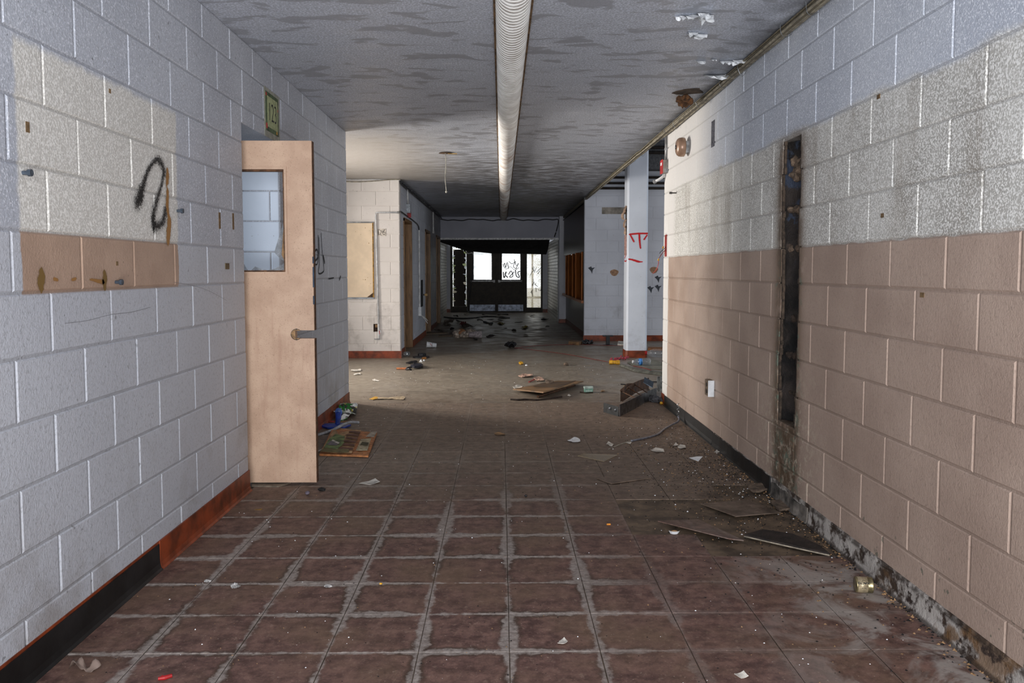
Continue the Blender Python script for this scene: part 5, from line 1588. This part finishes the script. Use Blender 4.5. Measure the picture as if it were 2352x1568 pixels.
fs = [(j * 7 + i, j * 7 + i + 1, (j + 1) * 7 + i + 1, (j + 1) * 7 + i) for j in range(3) for i in range(6)]
m.add(vs, fs)
obj('shell', m, WHITEP, cp, smooth=True)
obj('dregs', MB().blob((cs[0], cs[1] + .010, .010), (.020, .010, .010), 3, .2, 2), CARD, cp)
c = (0.540, 4.039, 0.000)
cg = thing('cigarette_butt', 'orange cigarette butt on the tiles in the middle of the floor', 'cigarette')
obj('filter', MB().tube([(c[0] - .011, c[1], .005), (c[0] + .009, c[1] + .002, .005)], .0042, 8), plain('orange_filter', (220, 140, 50), .7), cg)
obj('burnt_end', MB().tube([(c[0] - .0135, c[1], .005), (c[0] - .011, c[1], .005)], .0040, 8), BLACKP, cg)
c = (0.139, 4.560, 0.000)
litter('black_bead', MB().blob((c[0], c[1], .007), (.008, .008, .007), 3, .2, 2), BLACKP, 'tiny black bead on a tile right of the middle joint', 'bead')

# tin can on its side with printed label, upside down
can = thing('tin_can', 'small rusty tin can with black print lying on its side by the right wall foot', 'can', loc=((1.443, 3.159, 0.000)[0], (1.443, 3.159, 0.000)[1] + .01, .031), rz=-.16)
Tc = Matrix.Rotation(math.pi / 2, 4, 'Y')
obj('can_body', MB().lathe([(.029, -.033), (.031, -.032), (.0305, -.029), (.0305, .026), (.0315, .029), (.030, .031), (.027, .0305), (.026, .026), (.0, .026)], 28, Tc), plain('rusty_tin', (150, 138, 104), .3, .75, .35, 34, .1), can, smooth=True)
obj('printed_band', MB().lathe([(.0309, -.027), (.0309, .010)], 28, Tc), plain('cream_can_print', (176, 160, 130), .4, .3, .2, 40, .05), can, smooth=True)
obj('rust_patch', MB().blob((.022, -.024, -.004), (.009, .008, .007), 3, .3, 2), plain('orange_rust', (146, 82, 34), .8, .1, .4, 60, .4), can)
INKC = plain('can_ink', (24, 24, 22), .6)
def on_can(x, a, r=.0313):
    return (x, -r * math.cos(a), r * math.sin(a))
t = text_obj('lettering', 'X-ACTO', .0115, INKC, (-.007, -.0275, .0160), (math.radians(62), 0, 0), can, .0005, 1.0, .0005)
t.rotation_euler = (math.radians(60), 0, 0)
t.rotation_euler.rotate_axis('Z', math.pi)
for (p0, p1) in (((-.014, .72), (-.006, .93)), ((-.006, .93), (.006, .70))):
    obj('roof_mark', MB().tube([on_can(p0[0], p0[1]), on_can(p1[0], p1[1])], .0006, 4), INKC, can)
obj('rule', MB().tube([on_can(-.026, .18), on_can(.010, .18)], .0005, 4), INKC, can)
t = text_obj('lettering', '14.21', .009, INKC, (-.006, -.0308, -.002), (math.radians(86), 0, 0), can, .0005)
t.rotation_euler.rotate_axis('Z', math.pi)

# grey conduit with a bare wire at one end and a spring at the other
gc = thing('flexible_conduit', 'grey bendy conduit with a curly end lying on the floor by the right wall', 'conduit')
pts = [(0.972, 6.041, 0.008), (1.048, 6.103, 0.008), (1.135, 6.183, 0.008), (1.224, 6.299, 0.008), (1.308, 6.481, 0.010), (1.415, 6.673, 0.012), (1.476, 6.757, 0.018), (1.503, 6.832, 0.030), (1.497, 6.852, 0.045)]
obj('sleeve', MB().tube(smooth_path(pts, 5), .0085, 8), plain('grey_conduit_sleeve', (120, 122, 132), .3, .4), gc, smooth=True)
obj('bare_wire', MB().tube(smooth_path([(0.972, 6.041, 0.008), (0.896, 5.968, 0.004), (0.824, 5.864, 0.004), (0.768, 5.778, 0.004)], 4), .003, 5), plain('dull_wire', (150, 146, 134)), gc)
e = Vector((1.497, 6.852, 0.045))
cs = [(e.x + .010 * math.cos(k * 1.2), e.y + .01 * math.sin(k * 1.2), e.z + .0075 * k) for k in range(16)]
obj('curly_end', MB().tube(cs, .003, 5), GALV, gc)

# bent sheet metal channel
ch = thing('metal_channel', 'bent dark sheet metal channel lying by the end of the right wall', 'channel')
A, Bq = Vector((1.027, 7.109, 0.000)), Vector((1.559, 8.133, 0.000))
Cq, D = Vector((0.925, 7.331, 0.000)), Vector((1.572, 8.639, 0.000))
STL = plain('scratched_dark_steel', (84, 84, 86), .32, .65, .5, 22, .2)
RSTL = plain('rusted_steel', (86, 56, 34), .7, .3, .5, 16, .4)
def strip(p, q, z0, z1, th, n=12, wave=.0, dip=0, side=Vector((1, 0, 0)), seed=1):
    vs = []
    for i in range(n + 1):
        t = i / n
        c = p.lerp(q, t) + side * wave * math.sin(t * 5 + seed)
        zb = z0 + dip * math.sin(t * math.pi)
        vs += [(c.x, c.y, zb), (c.x, c.y, z1 + dip * .6 * math.sin(t * math.pi)), (c.x + side.x * th, c.y + side.y * th, z1 + dip * .6 * math.sin(t * math.pi)), (c.x + side.x * th, c.y + side.y * th, zb)]
    fs = []
    for i in range(n):
        for k in range(4):
            k2 = (k + 1) % 4
            fs.append((i * 4 + k, i * 4 + k2, (i + 1) * 4 + k2, (i + 1) * 4 + k))
    fs += [(0, 1, 2, 3), (n * 4 + 3, n * 4 + 2, n * 4 + 1, n * 4)]
    return MB().add(vs, fs)
obj('front_flange', strip(A, Bq, .0, .105, .004, 14, .012), STL, ch)
obj('rear_flange', strip(Cq.lerp(D, .35), D, .02, .14, .004, 10, .01, .02), RSTL, ch, 'rusted rear flange')
m = MB()
n = 10
vs = []
for i in range(n + 1):
    t = i / n
    p, q = A.lerp(Bq, t), Cq.lerp(D, t)
    for k in range(4):
        u = k / 3
        w = p.lerp(q, u)
        vs.append((w.x, w.y, .006 + .02 * u * t))
fs = [(i * 4 + k, i * 4 + k + 1, (i + 1) * 4 + k + 1, (i + 1) * 4 + k) for i in range(n) for k in range(3)]
m.add(vs, fs)
obj('channel_bed', m, plain('dusty_steel_bed', (120, 104, 92), .7, .2, .4, 14, .2), ch)
obj('end_plate', strip(Cq, A, .0, .085, .005, 3), plain('black_steel_plate', (38, 40, 42), .4, .5, .4, 20, .1), ch)
for t in (.45, .82):
    p = Cq.lerp(A, t)
    obj('bolt', MB().lathe([(.014, 0), (.012, .006), (.005, .007)], 10, Matrix.Translation((p.x, p.y - .002, .05)) @ Matrix.Rotation(math.pi / 2, 4, 'X')), STL, ch)
obj('rust_flap', strip(Cq.lerp(D, .30), Cq.lerp(D, .62), .03, .15, .004, 6, .02, .03), RSTL, ch)
p = Vector((1.521, 8.190, 0.000))
obj('gusset', plank([(p.x - .09, p.y - .02), (p.x + .0, p.y - .04), (p.x + .03, p.y + .06), (p.x - .06, p.y + .08)], .10, .006, [.05, 0, .04, .09]), plain('blue_grey_steel', (82, 92, 104)), ch)
obj('curled_end', strip(Vector((p.x + .03, p.y - .02, 0)), Vector((p.x + .16, p.y + .10, 0)), .06, .21, .004, 5, .02), plain('bright_bent_steel', (150, 150, 146), .3, .7, .4, 30, .1), ch)
for k in range(3):
    t = .28 + .16 * k
    obj('cross_wire', MB().tube([(*A.lerp(Bq, t + .12).to_2d(), .10), (*Cq.lerp(D, t + .05).to_2d(), .13)], .005, 5), RSTL, ch)
c = (1.529, 7.733, 0.000)
litter('yellow_nut', MB().blob((c[0], c[1], .016), (.016, .016, .015), 2, .3, 2), YELLOWP, 'small bright yellow wire nut at the end of the right skirting', 'wire nut')
c = (1.518, 7.915, 0.000)
m = MB()
for k in range(6):
    m.blob((c[0] + .05 * math.cos(k * 2.2), c[1] + .10 * math.sin(k * 1.7), .02), (.05, .06, .03), k, .6, 2)
litter('grey_wool', m, plain('grey_lint', (78, 78, 82), .95, 0, .4, 40, .8), 'grey fluffy lint heap between the metal channel and the wall end', 'lint')
for k, (a, b, c2) in enumerate((((1426,882), (1446,882), (1468,881)), ((1470,875), (1490,876), (1516,877)))):
    P3 = [(1.341, 9.100, 0.006), (1.434, 9.064, 0.006), (1.554, 9.140, 0.010)] if k == 0 else [(1.599, 9.350, 0.006), (1.693, 9.312, 0.006), (1.815, 9.244, 0.010)]
    litter('dark_wire', MB().tube(smooth_path(P3, 4), .007, 6), CABLE_D, ('left', 'right')[k] + ' of two short dark wires on the floor behind the metal channel', 'wire')

# brown board propped on the floor, in the middle
bb = thing('brown_board', 'large brown board lying propped up in the middle of the floor', 'board')
BB = [(0.123, 8.564), (0.417, 8.037), (0.912, 9.010), (0.651, 9.296)]
obj('board', plank(BB, .022, .012, [.0, .045, .02, -.012]), plain('brown_hardboard', (112, 84, 54), .65, 0, .35, 7, .2), bb)
obj('dark_patch', plank([tuple(Vector(BB[0]).lerp(Vector(BB[2]), .25)), tuple(Vector(BB[1]).lerp(Vector(BB[2]), .35)), tuple(Vector(BB[2]).lerp(Vector(BB[3]), .3)), tuple(Vector(BB[3]).lerp(Vector(BB[0]), .35))], .0345, .002, [.012, .035, .012, -.004]), plain('dark_damp_board', (78, 58, 38), .6, 0, .3, 8, .1), bb)
obj('prop', MB().tube([(BB[1][0] - .05, BB[1][1] + .12, .012), (BB[2][0] - .1, BB[2][1] - .05, .016)], .012, 6), RSTL, bb)
litter('bark_strip', MB().tube(smooth_path([(0.094, 8.031, 0.006), (0.175, 7.990, 0.008), (0.235, 8.016, 0.008), (0.312, 8.001, 0.006), (0.381, 8.006, 0.005), (0.610, 8.192, 0.006)], 4), .010, 6), plain('dark_splinter', (48, 34, 26), .9, 0, .5, 30, .5), 'long dark splinter lying along the front of the brown board', 'splinter')
for k, (pts, mt, lab) in enumerate((([(0.126, 8.786), (0.153, 8.689), (0.200, 8.721), (0.245, 8.817), (0.204, 8.917), (0.156, 8.885)], PAPER, 'crumbly pale scrap at the left corner of the brown board'),
                                    ([(0.203, 9.761), (0.242, 9.681), (0.368, 9.719), (0.385, 9.880), (0.292, 9.964)], plain('pink_insulation', (184, 150, 132), .9, 0, .3, 40, .6), 'flat pink insulation scrap behind the brown board'),
                                    ([(0.378, 9.448), (0.424, 9.336), (0.496, 9.372), (0.485, 9.561), (0.419, 9.678)], plain('pink_insulation', (184, 150, 132)), 'pink insulation scrap with a red tip touching the brown board'),
                                    ([(0.487, 9.015), (0.510, 8.913), (0.583, 9.014), (0.583, 9.153), (0.514, 9.154)], plain('grey_scrap', (108, 92, 78), .9), 'curled grey scrap lying on top of the brown board'))):
    litter('insulation_scrap', MB().sheet(pts, .035 if k == 3 else .004, .004, .035, k + 31, 3, 3, 12), mt, lab, 'scrap')
litter('red_strip', MB().tube([(0.317, 9.293, 0.006), (0.388, 9.442, 0.016)], .008, 6), plain('dull_red_tape', (150, 50, 44), .6), 'short dull red strip by the pink insulation', 'tape')
tn = thing('green_tin', 'small pale green and white tin standing right of the brown board', 'tin', loc=((0.918, 8.523, 0.000)[0], (0.918, 8.523, 0.000)[1] + .02, 0))
obj('tin_body', MB().box(-.045, .045, -.03, .03, 0, .042), plain('pale_green_tin', (128, 176, 156), .4), tn)
obj('lid', MB().box(-.048, .048, -.033, .033, .042, .06), plain('white_green_lid', (186, 204, 194), .4), tn)
obj('band', MB().box(-.034, .034, -.0315, -.030, .012, .022), plain('white_green_lid', (186, 204, 194)), tn)
litter('dark_twig', MB().tube([(0.826, 8.515, 0.006), (0.879, 8.453, 0.006), (0.959, 8.482, 0.006)], .006, 5), plain('dark_splinter', (48, 34, 26)), 'dark twig in front of the pale green tin', 'twig')

# cross corridor
br_ = thing('hand_brush', 'black hand brush with an orange stick on the floor before the pale wall', 'brush')
obj('brush_head', MB().sheet([(-1.184, 10.653), (-1.123, 10.558), (-1.038, 10.603), (-1.033, 10.795), (-1.071, 10.944), (-1.176, 10.946)], .0, .03, .05, 5, 3, 3, 5), plain('navy_black_plastic', (30, 32, 44), .4), br_)
obj('strap', MB().tube(smooth_path([(-1.161, 10.544, 0.030), (-1.195, 10.497, 0.030), (-1.221, 10.476, 0.010), (-1.177, 10.440, 0.020), (-1.150, 10.446, 0.008)], 4), .012, 6), BLACKP, br_)
obj('stick', MB().tube([(-1.354, 10.555, 0.012), (-1.216, 10.537, 0.014)], .013, 7), plain('orange_wood_stick', (176, 108, 66), .7), br_)
obj('brand_patch', plank([(-1.071, 10.651), (-1.031, 10.651), (-1.040, 10.747), (-1.080, 10.747)], .085, .002), WHITEP, br_)
litter('shoe_sole', MB().sheet([(-1.317, 11.257), (-1.269, 11.151), (-1.209, 11.255), (-1.166, 11.362), (-1.189, 11.471), (-1.263, 11.418)], .0, .01, .012, 7), BLACKP, 'flat black shoe sole behind the black hand brush', 'sole')
ld = thing('round_black_disc', 'round black disc lying by a larger black ring before the corner of the pale wall', 'lid', loc=((-1.178, 11.989, 0.000)[0], (-1.178, 11.989, 0.000)[1], 0))
obj('ring', MB().lathe([(.085, 0), (.122, 0), (.122, .018), (.085, .022)], 28), BLACKP, ld)
obj('disc', MB().lathe([(.062, .018), (.062, .045), (.05, .05), (0, .05)], 24, Matrix.Translation((0, .14, 0))), BLACKP, ld)
c = (-1.117, 11.811, 0.000)
litter('brown_peel', MB().sheet([(c[0] - .03, c[1] - .05), (c[0] + .035, c[1] - .04), (c[0] + .03, c[1] + .05), (c[0] - .03, c[1] + .05)], 0, .01, .02, 3), plain('orange_brown_peel', (150, 100, 50), .8), 'orange brown scrap in front of the round black disc', 'scrap')
for k, (c, lab) in enumerate((((-1.128, 11.471, 0.000), 'left of two white crumbs in front of the round black disc'), ((-1.085, 11.470, 0.000), 'right of two white crumbs in front of the round black disc'))):
    litter('crumb', MB().blob((c[0], c[1], .015), (.014, .03, .014), k, .4, 2), FLAKE, lab, 'crumb')
cu = thing('paper_cup', 'white paper cup with red marks lying on its side by the nearest wooden doorway', 'cup', loc=((-1.144, 13.475, 0.000)[0], (-1.144, 13.475, 0.000)[1], .05), rz=.12)
Tq = Matrix.Rotation(math.pi / 2, 4, 'Y') @ Matrix.Rotation(0, 4, 'X')
obj('cup_wall', MB().lathe([(.050, -.088), (.052, -.086), (.049, -.084), (.034, .075), (.031, .075), (.0, .073)], 24, Matrix.Rotation(.10, 4, 'Y') @ Tq), WHITEP, cu, smooth=True)
obj('grey_band', MB().lathe([(.0418, .002), (.0412, .008)], 24, Matrix.Rotation(.10, 4, 'Y') @ Tq), plain('cup_grey_band', (130, 120, 126), .5), cu, smooth=True)
for (x, z) in ((-.012, .012), (-.008, -.002), (-.02, .02), (-.03, .024)):
    obj('red_mark', MB().box(x - .006, x + .006, -.0455, -.040, z - .004, z + .004), REDP, cu)
c = (-1.430, 12.176, 0.000)
m = MB()
for k in range(7):
    m.blob((c[0] + .05 * math.cos(k * 2.4) * .9, c[1] + .05 * math.sin(k * 1.9), .025 + .012 * (k % 3)), (.032, .03, .024), k + 5, .6, 2)
litter('clear_wrap', m, glass_mat('clear_film', (220, 228, 232), .35, .12, 20), 'crumpled clear plastic wrap at the corner of the pale wall', 'plastic')
for k, (pts, lab) in enumerate(((((-0.076, 9.379, 0.000)), 'tiny'),)):
    pass

# far hall rubbish heap
rs = random.Random(21)
tb = thing('plastic_bag', 'clear plastic bag of rubbish lying in the dark hall behind the paper cup', 'bag')
c = (-0.715, 15.574, 0.000)
m = MB()
for k in range(5):
    m.blob((c[0] - .10 + .06 * k, c[1] + .06 * math.sin(k * 2), .07), (.11, .12, .085), k + 2, .5, 3, 3)
obj('bag_film', m, plain('dull_bag_film', (168, 154, 140), .3, 0, .5, 14, .4, .7), tb, smooth=True)
obj('contents', MB().blob((c[0] - .03, c[1] - .03, .09), (.09, .1, .08), 7, .4, 2), plain('rust_rag', (150, 104, 70), .8), tb)
cu = thing('foam_cup', 'pale foam cup lying against the plastic bag in the dark hall', 'cup', loc=((-0.529, 15.470, 0.000)[0] + .05, (-0.529, 15.470, 0.000)[1] - .1, .07), rz=.15)
obj('cup_wall', MB().lathe([(.045, -.13), (.048, -.13), (.072, .10), (.076, .105), (.070, .103), (.0, .04)], 22, Tq), plain('grey_foam', (168, 158, 160), .7), cu, smooth=True)
heap_cols = [(40, 36, 34), (58, 52, 48), (30, 30, 34), (84, 76, 68), (100, 92, 84), (46, 40, 30)]
cnt = 0
hl = {0: 'dark torn scrap in the rubbish strewn along the dark far hall', 1: 'pale torn scrap in the rubbish strewn along the dark far hall'}
spots = [(-.86, 15.5, .3), (-.1, 16.2, .3)]        # keep clear of the bag and the foam cup
scr = []
tries = 0
while len(scr) < 34 and tries < 4000:
    tries += 1
    y = rs.uniform(15.0, 23.6)
    x = rs.uniform(-1.28, .1) if rs.random() < .82 else rs.uniform(.1, 1.15)
    w, h = rs.uniform(.05, .20), rs.uniform(.08, .24)
    if any(math.hypot(x - a, (y - b) * .8) < max(w, h) + c for a, b, c in spots):
        continue
    spots.append((x, y, max(w, h)))
    scr.append((y, x, w, h))
scr.sort()
ORD = ('nearest', 'second nearest', 'third nearest', 'fourth nearest', 'fifth nearest', 'sixth nearest', 'seventh nearest', 'eighth nearest', 'ninth nearest', 'tenth nearest',
       'eleventh nearest', 'twelfth nearest', 'thirteenth nearest', 'fourteenth nearest', 'fifteenth nearest', 'sixteenth nearest', 'seventeenth nearest', 'eighteenth nearest')
seen = {}
for k, (y, x, w, h) in enumerate(scr):
    n = rs.randrange(5, 8)
    pts = [(x + w * math.cos(2 * math.pi * i / n) * rs.uniform(.6, 1.0), y + h * math.sin(2 * math.pi * i / n) * rs.uniform(.6, 1.0)) for i in range(n)]
    pale = k % 5 == 2
    col = (132, 122, 112) if pale else heap_cols[k % 6]
    side = 'left' if x < -.75 else ('middle' if x < 0 else 'right')
    q = (pale, side)
    seen[q] = seen.get(q, -1) + 1
    lab = '%s %s rubbish scrap along the %s of the far hall floor' % (ORD[min(seen[q], 17)], 'pale' if pale else 'dark', side)
    litter('rubbish_scrap', MB().sheet(pts, .003, .004, rs.uniform(.02, .10) * (1.5 if x < -.5 else .7), k, 3, 2, 6), plain('rubbish_%d_%d_%d' % col, col, .8, 0, .4, 18, .4), lab, 'rubbish', 'rubbish strewn in the far hall')
litter('red_rag', MB().sheet([(-0.960, 18.744), (-0.857, 18.454), (-0.796, 18.889), (-0.905, 19.505)], .0, .01, .10, 3), plain('dark_red_cloth', (110, 30, 30), .8), 'dark red rag among the rubbish in the far hall', 'rag')
litter('floor_plank', plank([(-1.506, 16.327), (-1.086, 16.547), (-1.101, 16.778), (-1.537, 16.668)], .0, .02), plain('grey_lath', (110, 96, 80), .8), 'grey lath on the floor beside the second wooden doorway', 'lath')
litter('floor_plank', plank([(-1.221, 15.682), (-0.890, 15.886), (-0.919, 16.100), (-1.203, 15.996)], .0, .02), plain('grey_lath', (110, 96, 80)), 'grey lath lying just left of the plastic bag', 'lath')
litter('floor_cable', MB().tube(smooth_path([(-1.540, 22.078, 0.020), (-1.156, 21.472, 0.020), (-0.762, 21.663, 0.020), (-0.487, 22.272, 0.020), (-0.013, 22.266, 0.020), (0.218, 21.650, 0.020)], 5), .018, 6), CABLE_D, 'black cable snaking over the floor before the entrance doors', 'cable')
for k, (pts, col, lab) in enumerate((([(0.438, 17.886), (0.516, 17.621), (0.599, 18.155), (0.544, 18.578)], (150, 132, 60), 'yellowish scrap in the reflected light on the far hall floor'), ([(-0.094, 19.337), (0.009, 19.028), (0.092, 19.492), (-0.012, 19.815)], (120, 108, 50), 'dull yellow scrap left of the reflection on the far hall floor'))):
    litter('yellow_scrap', MB().sheet(pts, 0, .006, .05, k + 3), plain('dull_yellow_%d' % k, col, .7), lab, 'scrap')

# middle distance
bk = thing('black_bag', 'small crumpled black bag at the end of the thin red string', 'bag')
c = (0.142, 13.382, 0.000)
m = MB().sheet([(0.049, 13.309), (0.118, 13.161), (0.218, 13.233), (0.239, 13.610), (0.201, 14.010), (0.109, 13.769)], .0, .01, .13, 8, 4, 3, 7)
m.blob((c[0] + .05, c[1] + .1, .06), (.06, .08, .05), 4, .5, 2)
obj('bag', m, BLACKP, bk)
rcord = thing('red_string', 'thin red string running across the cross corridor floor to the right wall end', 'cord')
obj('strand', MB().tube(smooth_path([(0.220, 13.352, 0.010), (0.548, 13.002, 0.008), (0.986, 12.384, 0.008), (1.308, 11.705, 0.008), (1.507, 11.220, 0.012)], 5), .0045, 5), plain('dull_red_cord', (112, 50, 46), .7), rcord)
obj('strand', MB().tube(smooth_path([(1.759, 10.804, 0.012), (1.864, 10.576, 0.010), (1.921, 10.269, 0.008), (1.965, 9.880, 0.008)], 5), .006, 5), plain('dull_red_cord', (140, 52, 48)), rcord)
obj('strand', MB().tube(smooth_path([(0.220, 13.352, 0.010), (0.657, 13.835, 0.008), (1.262, 13.991, 0.008), (1.839, 13.820, 0.008), (2.086, 13.736, 0.008)], 5), .0045, 5), plain('dull_red_cord', (140, 52, 48)), rcord)
hs = thing('flat_hose', 'flat grey hose with a yellow coupling lying in front of the column', 'hose')
obj('coupling', MB().lathe([(.024, -.075), (.030, -.072), (.030, -.03), (.026, -.028), (.026, .02), (.031, .022), (.031, .066), (.022, .07)], 14, Matrix.Translation(((1.545, 11.062, 0.000)[0], (1.545, 11.062, 0.000)[1], .031)) @ Matrix.Rotation(-.12, 4, 'Z') @ Matrix.Rotation(math.pi / 2, 4, 'Y')), YELLOWP, hs, 'yellow coupling')
HP = [(1.586, 10.852, 0.030), (1.633, 10.701, 0.030), (1.678, 10.412, 0.030), (1.775, 10.227, 0.030), (1.887, 10.091, 0.030), (2.015, 9.916, 0.030)]
m = MB()
path = smooth_path(HP, 4)
vs = []
for i, p in enumerate(path):
    w = .05 + .10 * min(1, i / 8)
    vs += [(p.x, p.y - w, .004), (p.x, p.y - w * .4, .035), (p.x, p.y + w * .5, .03), (p.x, p.y + w, .004)]
fs = [(i * 4 + k, i * 4 + k + 1, (i + 1) * 4 + k + 1, (i + 1) * 4 + k) for i in range(len(path) - 1) for k in range(3)]
m.add(vs, fs)
obj('hose', m, plain('grey_green_canvas', (96, 96, 88), .7, 0, .3, 16, .3), hs, smooth=True)
litter('grey_sheet', MB().sheet([(1.743, 11.270), (1.751, 11.008), (1.870, 10.612), (2.106, 10.422), (2.270, 11.001), (2.177, 11.651), (1.931, 11.598)], .001, .003, .012, 5, 3, 3, 5), plain('grey_green_tarp', (122, 120, 108), .8, 0, .2, 10, .2), 'grey green plastic sheet under the small water bottle', 'sheet')
CLEAR = glass_mat('bottle_plastic', (232, 238, 242), .28, .06, 16)
def bottle(name, label, c, r, L, rz, capmat, labmat):
    b = thing(name, label, 'bottle', loc=(c[0], c[1], r + .012), rz=rz)
    obj('bottle_shell', MB().lathe([(.0, -L * .5), (r * .8, -L * .5), (r, -L * .46), (r * .95, -L * .1), (r, 0), (r, L * .2), (r * .8, L * .32), (r * .42, L * .44), (r * .40, L * .49)], 20, Tq), CLEAR, b, smooth=True)
    obj('cap', MB().lathe([(r * .46, L * .48), (r * .46, L * .56), (0, L * .56)], 14, Tq), capmat, b)
    if labmat:
        obj('wrapper', MB().lathe([(r * 1.01, -L * .0), (r * 1.01, L * .16)], 20, Tq), labmat, b, smooth=True)
    return b
bottle('water_bottle', 'small crushed water bottle with a blue label on the grey sheet by the column', (1.886, 10.905, 0.000), .045, .23, math.pi + .1, WHITEP, plain('blue_bottle_label', (70, 140, 214), .4))
bottle('soda_bottle', 'large clear bottle with a red cap lying right of the column base', (2.297, 11.883, 0.000), .06, .34, math.pi - .12, REDP, None)
rb = thing('red_beads', 'heap of pink and red plastic beads at the foot of the column', 'beads', kind=None)
r = random.Random(5)
m = MB()
for k in range(46):
    t = r.random()
    a, b = Vector((1.563, 11.546, 0.000)), Vector((1.808, 11.772, 0.000))
    p = a.lerp(b, t) + Vector((r.uniform(-.04, .04), r.uniform(-.12, .12), 0))
    m.blob((p.x, p.y, .01 + .04 * t * r.random()), (.014, .014, .012), k, .4, 1)
obj('beads', m, plain('pink_red_bead', (172, 60, 76), .5, 0, .4, 60, .1), rb, kind='stuff')
litter('floor_plank', plank([(1.165, 14.080), (1.330, 13.913), (1.407, 14.160), (1.224, 14.420)], .0, .05), plain('tan_plank', (128, 98, 68), .8, 0, .3, 14, .2), 'short tan plank on the floor before the white back wall', 'plank')
litter('black_cloth', MB().sheet([(1.398, 14.077), (1.487, 13.993), (1.603, 14.158), (1.619, 14.502), (1.495, 14.504)], .0, .01, .09, 5), BLACKP, 'crumpled black cloth beside the tan plank', 'cloth')
st = thing('floor_stand', 'short black T-shaped stand on the floor left of the column', 'stand', loc=((1.828, 13.907, 0.000)[0], (1.828, 13.907, 0.000)[1] + .05, 0))
obj('post', MB().box(-.03, .03, -.03, .03, .0, .15), BLACKP, st)
obj('top_plate', MB().box(-.085, .085, -.05, .05, .15, .17), BLACKP, st)
obj('foot', MB().lathe([(.09, 0), (.08, .01), (.04, .016)], 16), BLACKP, st)
litter('white_paper', plank([(1.985, 13.905), (2.091, 13.822), (2.169, 14.235), (2.059, 14.322)], .002, .02, [0, 0, .02, .02]), PAPER, 'folded white paper lying just left of the column on the floor', 'paper')
litter('floor_plank', plank([(2.355, 13.060), (2.620, 12.914), (2.692, 13.274), (2.407, 13.352)], .0, .03), plain('orange_brown_plank', (140, 92, 54), .8), 'orange brown plank on the floor right of the column', 'plank')
for k, (c, mt, lab) in enumerate((((0.271, 11.079, 0.000), YELLOWP, 'small yellow scrap on the bright band of floor'), ((0.335, 10.826, 0.000), FLAKE, 'tiny white chip right of the small yellow scrap'),
                                  ((0.874, 10.969, 0.000), plain('grey_scrap', (108, 92, 78)), 'grey rubber scrap on the bright band of floor'))):
    litter('floor_chip', MB().blob((c[0], c[1], .02), (.035 if k != 1 else .015, .05 if k != 1 else .02, .022 if k != 1 else .012), k + 3, .5, 2), mt, lab, 'scrap')

# dust, chips and grit nobody could count
r = random.Random(77)
gr = [MB(), MB(), MB()]
def chip(m, x, y, s):
    n = 4
    a0 = r.uniform(0, 6.28)
    pts = [(x + s * r.uniform(.5, 1) * math.cos(a0 + 6.28 * i / n), y + s * r.uniform(.5, 1) * math.sin(a0 + 6.28 * i / n)) for i in range(n)]
    o = len(m.v)
    zz = s * r.uniform(.3, .7)
    m.v += [(p[0], p[1], .0005) for p in pts] + [(x, y, zz + .0008)]
    m.f += [(o + i, o + (i + 1) % n, o + 4) for i in range(n)]
for k in range(1900):
    y = 1.9 + 9.6 * r.random() ** 1.15
    x = r.uniform(LW + .03, RW - .03)
    chip(gr[0 if r.random() < .22 else (1 if r.random() < .5 else 2)], x, y, r.uniform(.0012, .0036) * (1 + .12 * y))
for k in range(2600):        # gritty ground by the right wall
    x = RW - .03 - abs(r.gauss(0, .34))
    y = r.gauss(5.0, .95)
    if x < -1.3 or y < 2.3: continue
    chip(gr[0 if r.random() < .06 else r.choice((1, 2, 2))], x, y, r.uniform(.002, .008))
for k in range(500):         # rubbish fringe of the wall foot
    chip(gr[r.choice((1, 2))], RW - .02 - abs(r.gauss(0, .03)), r.uniform(2.2, 5.6), r.uniform(.003, .012))
for m, nm, mt, lab in zip(gr, ('white_grit', 'tan_grit', 'dark_grit'), (FLAKE, CARD, DARK), ('white paint crumbs scattered all over the floor', 'tan grit scattered over the floor and along the right wall', 'dark dirt crumbs scattered over the floor')):
    obj(nm, m, mt, None, lab, 'debris', kind='stuff')
